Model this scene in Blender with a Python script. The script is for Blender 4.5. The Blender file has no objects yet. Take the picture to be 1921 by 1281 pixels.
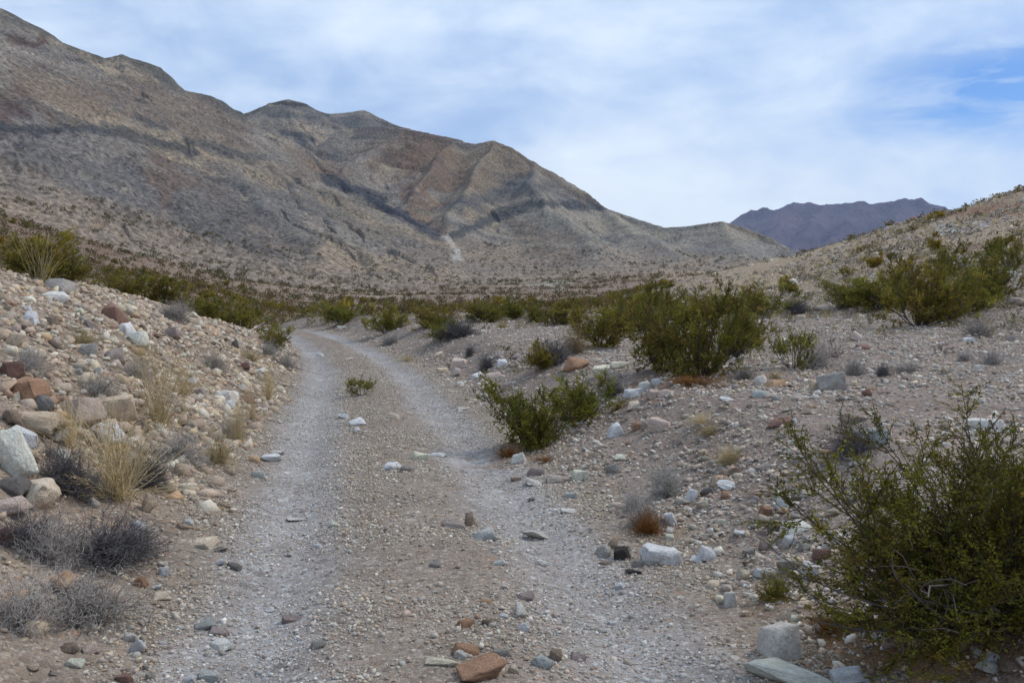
import bpy, bmesh, math, random
import numpy as np
from mathutils import Vector
random.seed(7)
RNG = np.random.default_rng(7)
R = math.radians
scene = bpy.context.scene
C = scene.collection

# ------------------------------------------------------------------ camera
PW, PH = 1921.0, 1281.0
EYE = 1.60
LENS = 30.0
F = LENS / 36.0 * PW
HORIZON = 560.0
PITCH = math.atan((PH / 2 - HORIZON) / F)
cam_d = bpy.data.cameras.new('camera')
cam = bpy.data.objects.new('camera', cam_d)
C.objects.link(cam)
cam_d.lens = LENS
cam_d.sensor_width = 36.0
cam_d.clip_start = 0.05
cam_d.clip_end = 30000
cam.location = (0, 0, EYE)
cam.rotation_euler = (math.pi / 2 - PITCH, 0, 0)
scene.camera = cam

# ------------------------------------------------------------------ sky and sun
SUN_EL, SUN_AZ = 48.0, 62.0          # azimuth clockwise from +Y (view direction)
scene.view_settings.view_transform = 'Standard'
scene.view_settings.look = 'None'
scene.view_settings.gamma = 1.0
scene.view_settings.exposure = 0.58
world = bpy.data.worlds.new('World')
scene.world = world
world.use_nodes = True
wt = world.node_tree
wt.nodes.clear()
def wn(t, **k):
    n = wt.nodes.new(t)
    for a, b in k.items():
        setattr(n, a, b)
    return n
def wl(a, b):
    wt.links.new(a, b)
w_out = wn('ShaderNodeOutputWorld')
sky = wn('ShaderNodeTexSky', sky_type='NISHITA')
sky.sun_disc = False
sky.sun_elevation = R(SUN_EL)
sky.sun_rotation = R(SUN_AZ)
sky.altitude = 800
sky.dust_density = 0.6
bg_sky = wn('ShaderNodeBackground')
bg_sky.inputs[1].default_value = 0.075
sky_t = wn('ShaderNodeMix', data_type='RGBA', blend_type='MULTIPLY')
sky_t.inputs[0].default_value = 1.0
sky_t.inputs[7].default_value = (0.42, 0.72, 1.1, 1)
wl(sky.outputs[0], sky_t.inputs[6]); wl(sky_t.outputs[2], bg_sky.inputs[0])
tc = wn('ShaderNodeTexCoord')
sep = wn('ShaderNodeSeparateXYZ')
wl(tc.outputs['Generated'], sep.inputs[0])
def wmath(op, a, b=None, c=None, clamp=False):
    n = wn('ShaderNodeMath', operation=op)
    n.use_clamp = clamp
    for i, v in enumerate((a, b, c)):
        if v is None: continue
        if isinstance(v, (int, float)): n.inputs[i].default_value = v
        else: wl(v, n.inputs[i])
    return n.outputs[0]
def wnoise(scale, detail, rough, mapping_scale, loc=(0, 0, 0), rot=(0, 0, 0), dist=0.0):
    mp = wn('ShaderNodeMapping')
    mp.inputs['Scale'].default_value = mapping_scale
    mp.inputs['Location'].default_value = loc
    mp.inputs['Rotation'].default_value = rot
    wl(tc.outputs['Generated'], mp.inputs[0])
    n = wn('ShaderNodeTexNoise')
    n.inputs['Scale'].default_value = scale
    n.inputs['Detail'].default_value = detail
    n.inputs['Roughness'].default_value = rough
    n.inputs['Distortion'].default_value = dist
    wl(mp.outputs[0], n.inputs['Vector'])
    return n.outputs[0]
n_big = wnoise(2.3, 5, 0.5, (1, 1, 1.9), loc=(3.1, 0.4, 0.2), rot=(0, 0.16, 0), dist=0.3)
n_fine = wnoise(7.0, 8, 0.58, (1, 1, 2.3), loc=(0.7, 2.0, 1.0), rot=(0, 0.2, 0), dist=0.35)
n_wisp = wnoise(9.0, 8, 0.6, (1, 1, 4.2), loc=(0.2, 1.0, 1.6), rot=(0, 0.25, 0), dist=0.5)
cover = wmath('MULTIPLY_ADD', n_big, 0.75, wmath('MULTIPLY', n_fine, 0.35))
# a rift of clear sky, low on the right
az = wmath('ARCTAN2', sep.outputs[0], sep.outputs[1])
el = wmath('ARCSINE', sep.outputs[2])
gx = wmath('MULTIPLY', wmath('SUBTRACT', az, 0.535), 7.0)
gy = wmath('MULTIPLY', wmath('SUBTRACT', el, 0.206), 20.0)
g2 = wmath('ADD', wmath('MULTIPLY', gx, gx), wmath('MULTIPLY', gy, gy))
rift = wmath('SUBTRACT', 1.0, wmath('MULTIPLY', g2, 0.6), clamp=True)
rift = wmath('MULTIPLY', rift, wmath('MULTIPLY_ADD', n_wisp, 6.0, -2.2, clamp=True))
hz = wmath('SUBTRACT', 1.0, wmath('MULTIPLY', el, 5.0), clamp=True)     # whiter near the horizon
cov = wmath('ADD', cover, wmath('MULTIPLY', hz, 0.25))
ramp = wn('ShaderNodeMapRange')
ramp.interpolation_type = 'SMOOTHSTEP'
ramp.inputs['From Min'].default_value = 0.34
ramp.inputs['From Max'].default_value = 0.66
ramp.inputs['To Min'].default_value = 0.5
ramp.inputs['To Max'].default_value = 0.97
wl(cov, ramp.inputs['Value'])
mask = wmath('SUBTRACT', ramp.outputs[0], wmath('MULTIPLY', rift, 0.68), clamp=True)
ccol = wn('ShaderNodeMix', data_type='RGBA')
ccol.inputs[6].default_value = (0.375, 0.495, 0.68, 1)
ccol.inputs[7].default_value = (0.65, 0.725, 0.785, 1)
cfac = wmath('ADD', wmath('MULTIPLY_ADD', wmath('ADD', wmath('MULTIPLY', n_big, 0.6), wmath('MULTIPLY', n_fine, 0.4)), 3.9, -1.58), wmath('MULTIPLY_ADD', hz, 1.5, -0.2), clamp=True)
wl(cfac, ccol.inputs[0])
bg_cloud = wn('ShaderNodeBackground')
bg_cloud.inputs[1].default_value = 1.0
wl(ccol.outputs[2], bg_cloud.inputs[0])
mixs = wn('ShaderNodeMixShader')
wl(mask, mixs.inputs[0]); wl(bg_sky.outputs[0], mixs.inputs[1]); wl(bg_cloud.outputs[0], mixs.inputs[2])
wl(mixs.outputs[0], w_out.inputs[0])

sun_d = bpy.data.lights.new('sun', 'SUN')
sun_d.energy = 1.5
sun_d.angle = R(10)
sun_d.color = (1.0, 0.945, 0.86)
sun = bpy.data.objects.new('sun', sun_d)
C.objects.link(sun)
sv = Vector((math.sin(R(SUN_AZ)) * math.cos(R(SUN_EL)), math.cos(R(SUN_AZ)) * math.cos(R(SUN_EL)), math.sin(R(SUN_EL))))
sun.rotation_euler = sv.to_track_quat('Z', 'Y').to_euler()
sun.location = sv * 50

# ------------------------------------------------------------------ numeric helpers
def lin(c):
    c = np.asarray(c, dtype=float) / 255.0
    return np.where(c <= 0.04045, c / 12.92, ((c + 0.055) / 1.055) ** 2.4)
def sstep(t):
    t = np.clip(t, 0, 1)
    return t * t * (3 - 2 * t)
_G = {}
def _grad(seed):
    if seed not in _G:
        g = np.random.default_rng(1000 + seed)
        p = g.permutation(512)
        a = g.uniform(0, 2 * np.pi, 512)
        _G[seed] = (np.concatenate([p, p]), np.cos(a), np.sin(a))
    return _G[seed]
def perlin(x, y, seed=0):
    p, gx, gy = _grad(seed)
    xi = np.floor(x).astype(np.int64); yi = np.floor(y).astype(np.int64)
    xf = x - xi; yf = y - yi
    u = xf * xf * xf * (xf * (xf * 6 - 15) + 10); v = yf * yf * yf * (yf * (yf * 6 - 15) + 10)
    def g(ix, iy, fx, fy):
        h = p[(p[ix & 511] + iy) & 511]
        return gx[h] * fx + gy[h] * fy
    a = g(xi, yi, xf, yf); b = g(xi + 1, yi, xf - 1, yf)
    c = g(xi, yi + 1, xf, yf - 1); d = g(xi + 1, yi + 1, xf - 1, yf - 1)
    return (a + u * (b - a) + v * ((c + u * (d - c)) - (a + u * (b - a)))) * 1.5
def fbm(x, y, octv=4, seed=0, gain=0.5, lac=2.03):
    s = 0; a = 1.0
    for i in range(octv):
        s = s + a * perlin(x + 17.3 * i, y - 9.1 * i, seed + i)
        a *= gain; x = x * lac; y = y * lac
    return s
def ridged(x, y, octv=4, seed=0, gain=0.5):
    s = 0; a = 1.0
    for i in range(octv):
        s = s + a * (1 - 2 * np.abs(perlin(x + 5.3 * i, y + 3.1 * i, seed + i)))
        a *= gain; x = x * 2.1; y = y * 2.1
    return s

cp, sp = math.cos(PITCH), math.sin(PITCH)
def pix_dir(u, v):
    a = (np.asarray(u, float) - PW / 2) / F; b = -(np.asarray(v, float) - PH / 2) / F
    return np.stack([a, cp + b * sp, -sp + b * cp], -1)        # not normalised
def pix_at(u, v, dist):
    d = pix_dir(u, v); k = dist / np.hypot(d[..., 0], d[..., 1])
    return np.stack([d[..., 0] * k, d[..., 1] * k, EYE + d[..., 2] * k], -1)
def project(x, y, z):
    zz = z - EYE
    dep = y * cp - zz * sp; upc = y * sp + zz * cp
    dep = np.where(dep < 0.05, 0.05, dep)
    return PW / 2 + F * x / dep, PH / 2 - F * upc / dep

# ------------------------------------------------------------------ the lie of the land
CTRL = []
for u in (-1200, -300, 300, 700, 1100, 1500, 2000, 2900):
    for r in (1.0, 5.0, 12.0, 20.0):
        CTRL.append((u, r, 0.0))
CTRL += [(-1200, 30, .5), (-300, 30, .5), (300, 30, 0), (700, 30, 0), (1100, 30, 0), (1500, 30, .1), (1700, 30, .4), (2000, 30, 1.0), (2900, 30, 2.0)]
CTRL += [(300, 45, .3), (500, 48, 0), (700, 48, 0), (900, 48, 0), (1100, 45, 0)]
CTRL += [(-1200, 60, 4), (-300, 60, 4), (0, 60, 2.9), (300, 60, .9), (500, 60, -.3), (700, 60, -.5), (900, 60, 0), (1100, 60, .1), (1270, 60, .3), (1400, 60, 1.0), (1600, 50, 2.2), (1921, 48, 4.3), (2400, 48, 7)]
CTRL += [(1600, 75, 5.2), (1921, 75, 9.2), (2400, 75, 13.5), (2900, 60, 14), (1270, 95, 1.8), (1400, 92, 3.6)]
CTRL += [(-1200, 100, 10), (-300, 100, 9), (0, 100, 6.0), (300, 100, 2.4), (500, 100, .2), (700, 100, -1), (900, 100, -.6), (1100, 100, .1), (1600, 108, 8.4), (1750, 98, 10.0), (1921, 105, 10.5), (2400, 110, 15), (2900, 110, 22)]
CTRL += [(1270, 135, 4.2), (1400, 128, 6.2), (1500, 118, 7.3)]
CTRL += [(-300, 160, 17), (0, 160, 12), (300, 160, 5), (600, 160, -.2), (900, 160, -.4), (1100, 160, .6), (1270, 175, 3.6), (1400, 175, 5), (1600, 170, 6), (1921, 170, 8)]
CTRL += [(-300, 300, 34), (0, 300, 27), (300, 300, 14), (600, 300, 4), (900, 300, 4), (1100, 300, 5), (1270, 300, 7), (1600, 300, 4), (1921, 300, 4)]
CTRL += [(0, 600, 45), (300, 600, 32), (600, 500, 14), (900, 480, 14), (840, 600, 30), (1100, 480, 15), (1270, 500, 18), (1600, 600, 6), (2000, 600, 6)]
CTRL += [(0, 1100, 40), (900, 1100, 40), (1600, 1100, 10), (2400, 1100, 10), (-1200, 600, 60), (2900, 600, 20)]
_c = np.array(CTRL)
def _rb(th, r):
    return np.stack([th * 3.0, np.log(np.clip(r, 0.8, 1300))], -1)
_P = _rb(np.arctan((_c[:, 0] - PW / 2) / F), _c[:, 1])
def _phi(d2):
    return 0.5 * d2 * np.log(d2 + 1e-9)
_n = len(_P)
_K = _phi(((_P[:, None] - _P[None]) ** 2).sum(-1)) + np.eye(_n) * 0.004
_Q = np.concatenate([np.ones((_n, 1)), _P], 1)
_A = np.block([[_K, _Q], [_Q.T, np.zeros((3, 3))]])
_W = np.linalg.solve(_A, np.concatenate([_c[:, 2], np.zeros(3)]))
def base(x, y):
    sh = x.shape
    x = x.ravel(); y = y.ravel()
    r = np.hypot(x, y)
    th = np.arctan2(x, y)
    q = _rb(np.clip(th, -0.95, 0.95), r)
    out = _W[-3] + q @ _W[-2:]
    for i in range(_n):
        out += _W[i] * _phi((q[:, 0] - _P[i, 0]) ** 2 + (q[:, 1] - _P[i, 1]) ** 2)
    out *= sstep((r - 14) / 22)
    out *= 1 - sstep((np.abs(th) - 1.5) / 1.2)
    return out.reshape(sh)

RY = np.array([-60, -10, 0, 3.5, 5.8, 10.7, 18, 26, 32, 46, 60, 90, 140])
RX = np.array([2.5, 1.2, .35, -.19, -.65, -1.6, -3.1, -5.2, -7.1, -12.2, -19.5, -38, -75])
def road_d(x, y):
    t = np.interp(y, RY, RX)
    t = (t + np.interp(y - 1.2, RY, RX) + np.interp(y + 1.2, RY, RX)) / 3
    return x - t
HY = np.array([-40, -10, 0, 5, 9, 13, 17, 21, 26, 32, 40, 55])
HL = np.array([1.0, 1.5, 1.9, 2.0, 2.2, 2.25, 2.0, 1.62, 1.1, .65, .3, 0.0])
WL = np.array([4.5, 4.8, 5.0, 5.3, 5.6, 5.6, 5.0, 4.3, 3.6, 3.2, 3, 3])
def ground(x, y, detail=True):
    x = np.asarray(x, float); y = np.asarray(y, float)
    x, y = np.broadcast_arrays(x, y)
    d = road_d(x, y)
    r = np.hypot(x, y)
    z = base(x, y)
    hl = np.interp(y, HY, HL); wl_ = np.interp(y, HY, WL)
    wob = fbm(x * .35, y * .35, 2, 31) * .25
    t = np.clip((-d - 1.35 + wob) / wl_, 0, 1)
    prof = 0.55 * t + 0.45 * (1 - (1 - t) ** 2) * sstep(t * 3)
    z = z + hl * prof
    near_r = 1 - sstep((y - 45) / 30)
    tr = (d - 1.45 + wob) / 1.9
    z = z + near_r * (0.56 * sstep(tr) + 0.035 * np.clip(d - 2.5, 0, 22))
    onroad = (1 - sstep((np.abs(d) - 1.3) / .5)) * (1 - sstep((r - 60) / 30))
    rut = np.exp(-((np.abs(d + .04) - .86) / .26) ** 2)
    z = z - onroad * .055 * rut + onroad * .03 * np.exp(-(d / .5) ** 2)
    if detail:
        off = 1 - onroad
        bank = sstep(t * 4) * (1 - near_r * 0)
        z = z + fbm(x * .9, y * .9, 4, 3) * (.012 + .045 * off * np.clip(r / 12, .5, 1)) * (1 + bank * .6)
        z = z + fbm(x * 6, y * 6, 2, 9) * (.004 + .012 * off)
        z = z + fbm(x * .12, y * .12, 3, 15) * .28 * off * sstep((r - 18) / 40)
        z = z + ridged(x * .022, y * .022, 3, 19) * 1.1 * off * sstep((r - 110) / 200)
    return z
def raycast(us, vs, rmax=1500.0):
    us = np.atleast_1d(np.asarray(us, float)); vs = np.atleast_1d(np.asarray(vs, float))
    D = pix_dir(us, vs)
    h = np.hypot(D[:, 0], D[:, 1])
    k = np.geomspace(1.2, rmax, 700)[None, :] / h[:, None]
    X = D[:, :1] * k; Y = D[:, 1:2] * k; Z = EYE + D[:, 2:3] * k
    below = Z < ground(X, Y)
    i = np.argmax(below, 1)
    i = np.where(below.any(1), np.maximum(i, 1), 699)
    j = np.arange(len(us))
    lo, hi = k[j, i - 1], k[j, i]
    for _ in range(14):
        m = (lo + hi) / 2
        b = EYE + D[:, 2] * m < ground(D[:, 0] * m, D[:, 1] * m)
        hi = np.where(b, m, hi); lo = np.where(b, lo, m)
    return D[:, 0] * hi, D[:, 1] * hi
def visible(x, y, z):
    """is point seen from the camera over the ground"""
    t = np.linspace(0.05, 0.97, 60)[None, :]
    X = x[:, None] * t; Y = y[:, None] * t; Z = EYE + (z[:, None] - EYE) * t
    return ~(Z < ground(X, Y, False) - .03).any(1)

# ------------------------------------------------------------------ mesh helpers
def mesh_np(name, V, faces=None, loops=None, starts=None, mat=None, smooth=False, col=None):
    me = bpy.data.meshes.new(name)
    V = np.ascontiguousarray(V, dtype=np.float32).reshape(-1, 3)
    if faces is not None:
        faces = np.asarray(faces, dtype=np.int32)
        loops = faces.ravel(); starts = np.arange(len(faces), dtype=np.int32) * faces.shape[1]
    me.vertices.add(len(V)); me.vertices.foreach_set('co', V.ravel())
    me.loops.add(len(loops)); me.loops.foreach_set('vertex_index', np.ascontiguousarray(loops, dtype=np.int32))
    me.polygons.add(len(starts)); me.polygons.foreach_set('loop_start', np.ascontiguousarray(starts, dtype=np.int32))
    if smooth:
        me.polygons.foreach_set('use_smooth', np.ones(len(starts), dtype=bool))
    me.update(calc_edges=True)
    if col is not None:
        a = me.color_attributes.new('Col', 'FLOAT_COLOR', 'POINT')
        c4 = np.ones((len(V), 4), dtype=np.float32); c4[:, :3] = np.asarray(col).reshape(-1, 3)
        a.data.foreach_set('color', c4.ravel())
    if mat: me.materials.append(mat)
    return me
def link(name, me, parent=None):
    o = bpy.data.objects.new(name, me)
    C.objects.link(o)
    if parent is not None: o.parent = parent
    return o
def tag(o, label, cat=None, group=None, kind=None):
    if label: o['label'] = label
    if cat: o['category'] = cat
    if group: o['group'] = group
    if kind: o['kind'] = kind
    return o
def grid_faces(nr, nt, off=0):
    i = np.arange(nr - 1)[:, None] * nt + np.arange(nt - 1)[None, :] + off
    i = i.ravel()
    return np.stack([i, i + 1, i + nt + 1, i + nt], -1)

# ------------------------------------------------------------------ materials
def new_mat(name):
    m = bpy.data.materials.new(name); m.use_nodes = True
    nt = m.node_tree; nt.nodes.clear()
    out = nt.nodes.new('ShaderNodeOutputMaterial')
    b = nt.nodes.new('ShaderNodeBsdfPrincipled')
    b.inputs['Roughness'].default_value = 0.95
    b.inputs['Specular IOR Level'].default_value = 0.15
    nt.links.new(b.outputs[0], out.inputs[0])
    return m, nt, b, out
class NT:
    def __init__(s, nt): s.nt = nt
    def n(s, t, **k):
        x = s.nt.nodes.new(t)
        for a, b in k.items(): setattr(x, a, b)
        return x
    def l(s, a, b): s.nt.links.new(a, b)
    def m(s, op, a, b=None, c=None, clamp=False):
        x = s.n('ShaderNodeMath', operation=op); x.use_clamp = clamp
        for i, v in enumerate((a, b, c)):
            if v is None: continue
            if isinstance(v, (int, float)): x.inputs[i].default_value = v
            else: s.l(v, x.inputs[i])
        return x.outputs[0]
    def noise(s, vec, scale, detail=3, rough=.5, dist=0):
        x = s.n('ShaderNodeTexNoise')
        x.inputs['Scale'].default_value = scale; x.inputs['Detail'].default_value = detail
        x.inputs['Roughness'].default_value = rough; x.inputs['Distortion'].default_value = dist
        s.l(vec, x.inputs['Vector']); return x
    def vor(s, vec, scale, feature='F1', rnd=1.0):
        x = s.n('ShaderNodeTexVoronoi', feature=feature)
        x.inputs['Scale'].default_value = scale; x.inputs['Randomness'].default_value = rnd
        s.l(vec, x.inputs['Vector']); return x
    def ramp(s, fac, stops, interp='LINEAR'):
        x = s.n('ShaderNodeValToRGB'); cr = x.color_ramp; cr.interpolation = interp
        while len(cr.elements) < len(stops): cr.elements.new(0.5)
        for e, (p, c) in zip(cr.elements, stops):
            e.position = p; e.color = (*c, 1)
        s.l(fac, x.inputs[0]); return x.outputs[0]
    def mul(s, a, b, fac=1.0):
        x = s.n('ShaderNodeMix', data_type='RGBA', blend_type='MULTIPLY')
        if isinstance(fac, (int, float)): x.inputs[0].default_value = fac
        else: s.l(fac, x.inputs[0])
        for i, v in ((6, a), (7, b)):
            if isinstance(v, tuple): x.inputs[i].default_value = (*v, 1)
            else: s.l(v, x.inputs[i])
        return x.outputs[2]
    def mix(s, f, a, b):
        x = s.n('ShaderNodeMix', data_type='RGBA')
        if isinstance(f, (int, float)): x.inputs[0].default_value = f
        else: s.l(f, x.inputs[0])
        for i, v in ((6, a), (7, b)):
            if isinstance(v, tuple): x.inputs[i].default_value = (*v, 1)
            else: s.l(v, x.inputs[i])
        return x.outputs[2]
    def bump(s, h, strength, dist, prev=None):
        x = s.n('ShaderNodeBump'); x.inputs['Strength'].default_value = strength; x.inputs['Distance'].default_value = dist
        s.l(h, x.inputs['Height'])
        if prev is not None: s.l(prev, x.inputs['Normal'])
        return x.outputs[0]
    def attr(s, name='Col'):
        x = s.n('ShaderNodeAttribute'); x.attribute_name = name; return x.outputs['Color']

def mat_ground():
    m, nt, b, out = new_mat('stony_ground'); N = NT(nt)
    geo = N.n('ShaderNodeNewGeometry'); P = geo.outputs['Position']
    col = N.attr()
    va = N.vor(P, 62); vb = N.vor(P, 24); vc = N.vor(P, 8.5)
    n1 = N.noise(P, 2.2, 6, .6); n2 = N.noise(P, 110, 3, .6); n3 = N.noise(P, .22, 4, .6)
    def cells(v):
        sx = N.n('ShaderNodeSeparateColor'); N.l(v.outputs['Color'], sx.inputs[0])
        return sx
    ca, cb, cc = cells(va), cells(vb), cells(vc)
    stops = [(0, (.42, .40, .38)), (.18, (.62, .56, .52)), (.38, (.85, .80, .76)), (.55, (.95, .82, .72)), (.7, (1.05, 1.03, 1.02)), (.82, (1.0, .72, .56)), (.88, (1.25, 1.27, 1.3)), (1, (1.75, 1.75, 1.72))]
    pa = N.ramp(ca.outputs[0], stops); pb = N.ramp(cb.outputs[0], stops); pc = N.ramp(cc.outputs[0], stops)
    c = N.mul(col, pa, 0.6)
    fb = N.m('MULTIPLY', N.m('GREATER_THAN', cb.outputs[1], .45), N.m('LESS_THAN', vb.outputs['Distance'], .5))
    c = N.mix(N.m('MULTIPLY', fb, .75), c, N.mul(col, pb))
    fc = N.m('MULTIPLY', N.m('GREATER_THAN', cc.outputs[1], .78), N.m('LESS_THAN', vc.outputs['Distance'], .42))
    c = N.mix(N.m('MULTIPLY', fc, .6), c, N.mul(col, pc))
    c = N.mul(c, N.ramp(n2.outputs[0], [(.25, (.7, .7, .7)), (.75, (1.25, 1.25, 1.25))]))
    c = N.mul(c, N.ramp(n1.outputs[0], [(.3, (.84, .82, .80)), (.7, (1.14, 1.13, 1.13))]))
    c = N.mul(c, N.ramp(n3.outputs[0], [(.3, (.90, .88, .86)), (.7, (1.1, 1.1, 1.1))]))
    N.l(c, b.inputs['Base Color'])
    h = N.m('ADD', N.m('MULTIPLY', va.outputs['Distance'], -.5), N.m('MULTIPLY', N.m('MULTIPLY', vb.outputs['Distance'], -1.1), fb))
    h = N.m('ADD', h, N.m('MULTIPLY', n2.outputs[0], .35))
    N.l(N.bump(h, .9, .012), b.inputs['Normal'])
    return m
def mat_rockface(name, s1, bumpd, speck=1.0):
    m, nt, b, out = new_mat(name); N = NT(nt)
    geo = N.n('ShaderNodeNewGeometry'); P = geo.outputs['Position']
    mp = N.n('ShaderNodeMapping'); mp.inputs['Rotation'].default_value = (.25, -.3, .2); mp.inputs['Scale'].default_value = (.7, .7, 1.2)
    N.l(P, mp.inputs[0])
    col = N.attr()
    n1 = N.noise(mp.outputs[0], s1, 8, .68, 0); n2 = N.noise(P, s1 * 9, 5, .75); n3 = N.noise(P, s1 * .35, 5, .6, .8)
    v = N.vor(P, s1 * 7)
    c = N.mul(col, N.ramp(n1.outputs[0], [(.3, (.82, .82, .84)), (.5, (.98, .97, .95)), (.72, (1.14, 1.12, 1.08))]))
    c = N.mul(c, N.ramp(n2.outputs[0], [(.36, (.42, .42, .44)), (.5, (.92, .92, .92)), (.64, (1.6, 1.56, 1.48))]), speck)
    c = N.mul(c, N.ramp(n3.outputs[0], [(.3, (.86, .87, .92)), (.7, (1.12, 1.06, 1.0))]))
    N.l(c, b.inputs['Base Color'])
    h = N.m('ADD', n1.outputs[0], N.m('MULTIPLY', n2.outputs[0], .45))
    h = N.m('SUBTRACT', h, N.m('MULTIPLY', v.outputs['Distance'], .15))
    N.l(N.bump(h, .8, bumpd), b.inputs['Normal'])
    return m
def mat_rock():
    m, nt, b, out = new_mat('rock'); N = NT(nt)
    tcn = N.n('ShaderNodeTexCoord'); P = tcn.outputs['Object']
    oi = N.n('ShaderNodeObjectInfo')
    off = N.n('ShaderNodeVectorMath', operation='ADD')
    N.l(P, off.inputs[0]); N.l(oi.outputs['Location'], off.inputs[1]); P = off.outputs[0]
    n1 = N.noise(P, 2.3, 6, .62, .4); n2 = N.noise(P, 14, 6, .7); n3 = N.noise(P, 5, 4, .6, 1.5)
    c = N.mul(oi.outputs['Color'], N.ramp(n1.outputs[0], [(.3, (.78, .76, .74)), (.55, (1.0, .99, .98)), (.75, (1.15, 1.14, 1.12))]))
    c = N.mul(c, N.ramp(n2.outputs[0], [(.3, (.72, .71, .70)), (.7, (1.22, 1.22, 1.22))]))
    c = N.mul(c, N.ramp(n3.outputs[0], [(.52, (1, 1, 1)), (.62, (.84, .74, .66)), (.7, (1, .97, .95))]), .6)
    N.l(c, b.inputs['Base Color'])
    h = N.m('ADD', n2.outputs[0], N.m('MULTIPLY', n1.outputs[0], 1.5))
    N.l(N.bump(h, .9, .03), b.inputs['Normal'])
    return m
def mat_stones():
    m, nt, b, out = new_mat('small_stone'); N = NT(nt)
    geo = N.n('ShaderNodeNewGeometry'); P = geo.outputs['Position']
    n1 = N.noise(P, 60, 4, .6)
    c = N.mul(N.attr(), N.ramp(n1.outputs[0], [(.3, (.74, .73, .72)), (.7, (1.2, 1.2, 1.2))]))
    N.l(c, b.inputs['Base Color'])
    N.l(N.bump(n1.outputs[0], .5, .006), b.inputs['Normal'])
    return m
def mat_plant(name, transl=.3):
    m, nt, b, out = new_mat(name); N = NT(nt)
    oi = N.n('ShaderNodeObjectInfo')
    c = N.mul(N.attr(), oi.outputs['Color'])
    N.l(c, b.inputs['Base Color'])
    b.inputs['Roughness'].default_value = .75
    if transl:
        tr = N.n('ShaderNodeBsdfTranslucent'); N.l(c, tr.inputs[0])
        mx = N.n('ShaderNodeMixShader'); mx.inputs[0].default_value = transl
        N.l(b.outputs[0], mx.inputs[1]); N.l(tr.outputs[0], mx.inputs[2]); N.l(mx.outputs[0], out.inputs[0])
    return m
M_GROUND = mat_ground()
M_HILL = mat_rockface('mountain_rock', .055, 3.2)
M_FAR = mat_rockface('far_mountain_rock', .006, 40.0, .5)
M_ROCK = mat_rock(); M_STONE = mat_stones()
M_LEAF = mat_plant('leaf', .3); M_WOOD = mat_plant('twig', 0)

# ------------------------------------------------------------------ rock colour strokes: (polyline in view, half width, colour, strength)
def seg_dist(px, py, poly):
    best = np.full(px.shape, 1e9)
    for (x0, y0), (x1, y1) in zip(poly[:-1], poly[1:]):
        dx, dy = x1 - x0, y1 - y0
        t = np.clip(((px - x0) * dx + (py - y0) * dy) / (dx * dx + dy * dy + 1e-9), 0, 1)
        best = np.minimum(best, np.hypot(px - x0 - t * dx, py - y0 - t * dy))
    return best
def strokes(U, Vv, X, Y, col, lst, wx):
    wa = fbm(X * wx, Y * wx, 5, 51, .62); wb = fbm(X * wx, Y * wx, 5, 61, .62)
    for poly, hw, c, s in lst:
        d = seg_dist(U + wa * hw * 1.5, Vv + wb * hw * 1.0, poly)
        f = (s * sstep(1.35 - d / hw))[..., None]
        col = col * (1 - f) + lin(c) * f
    return col

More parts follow.
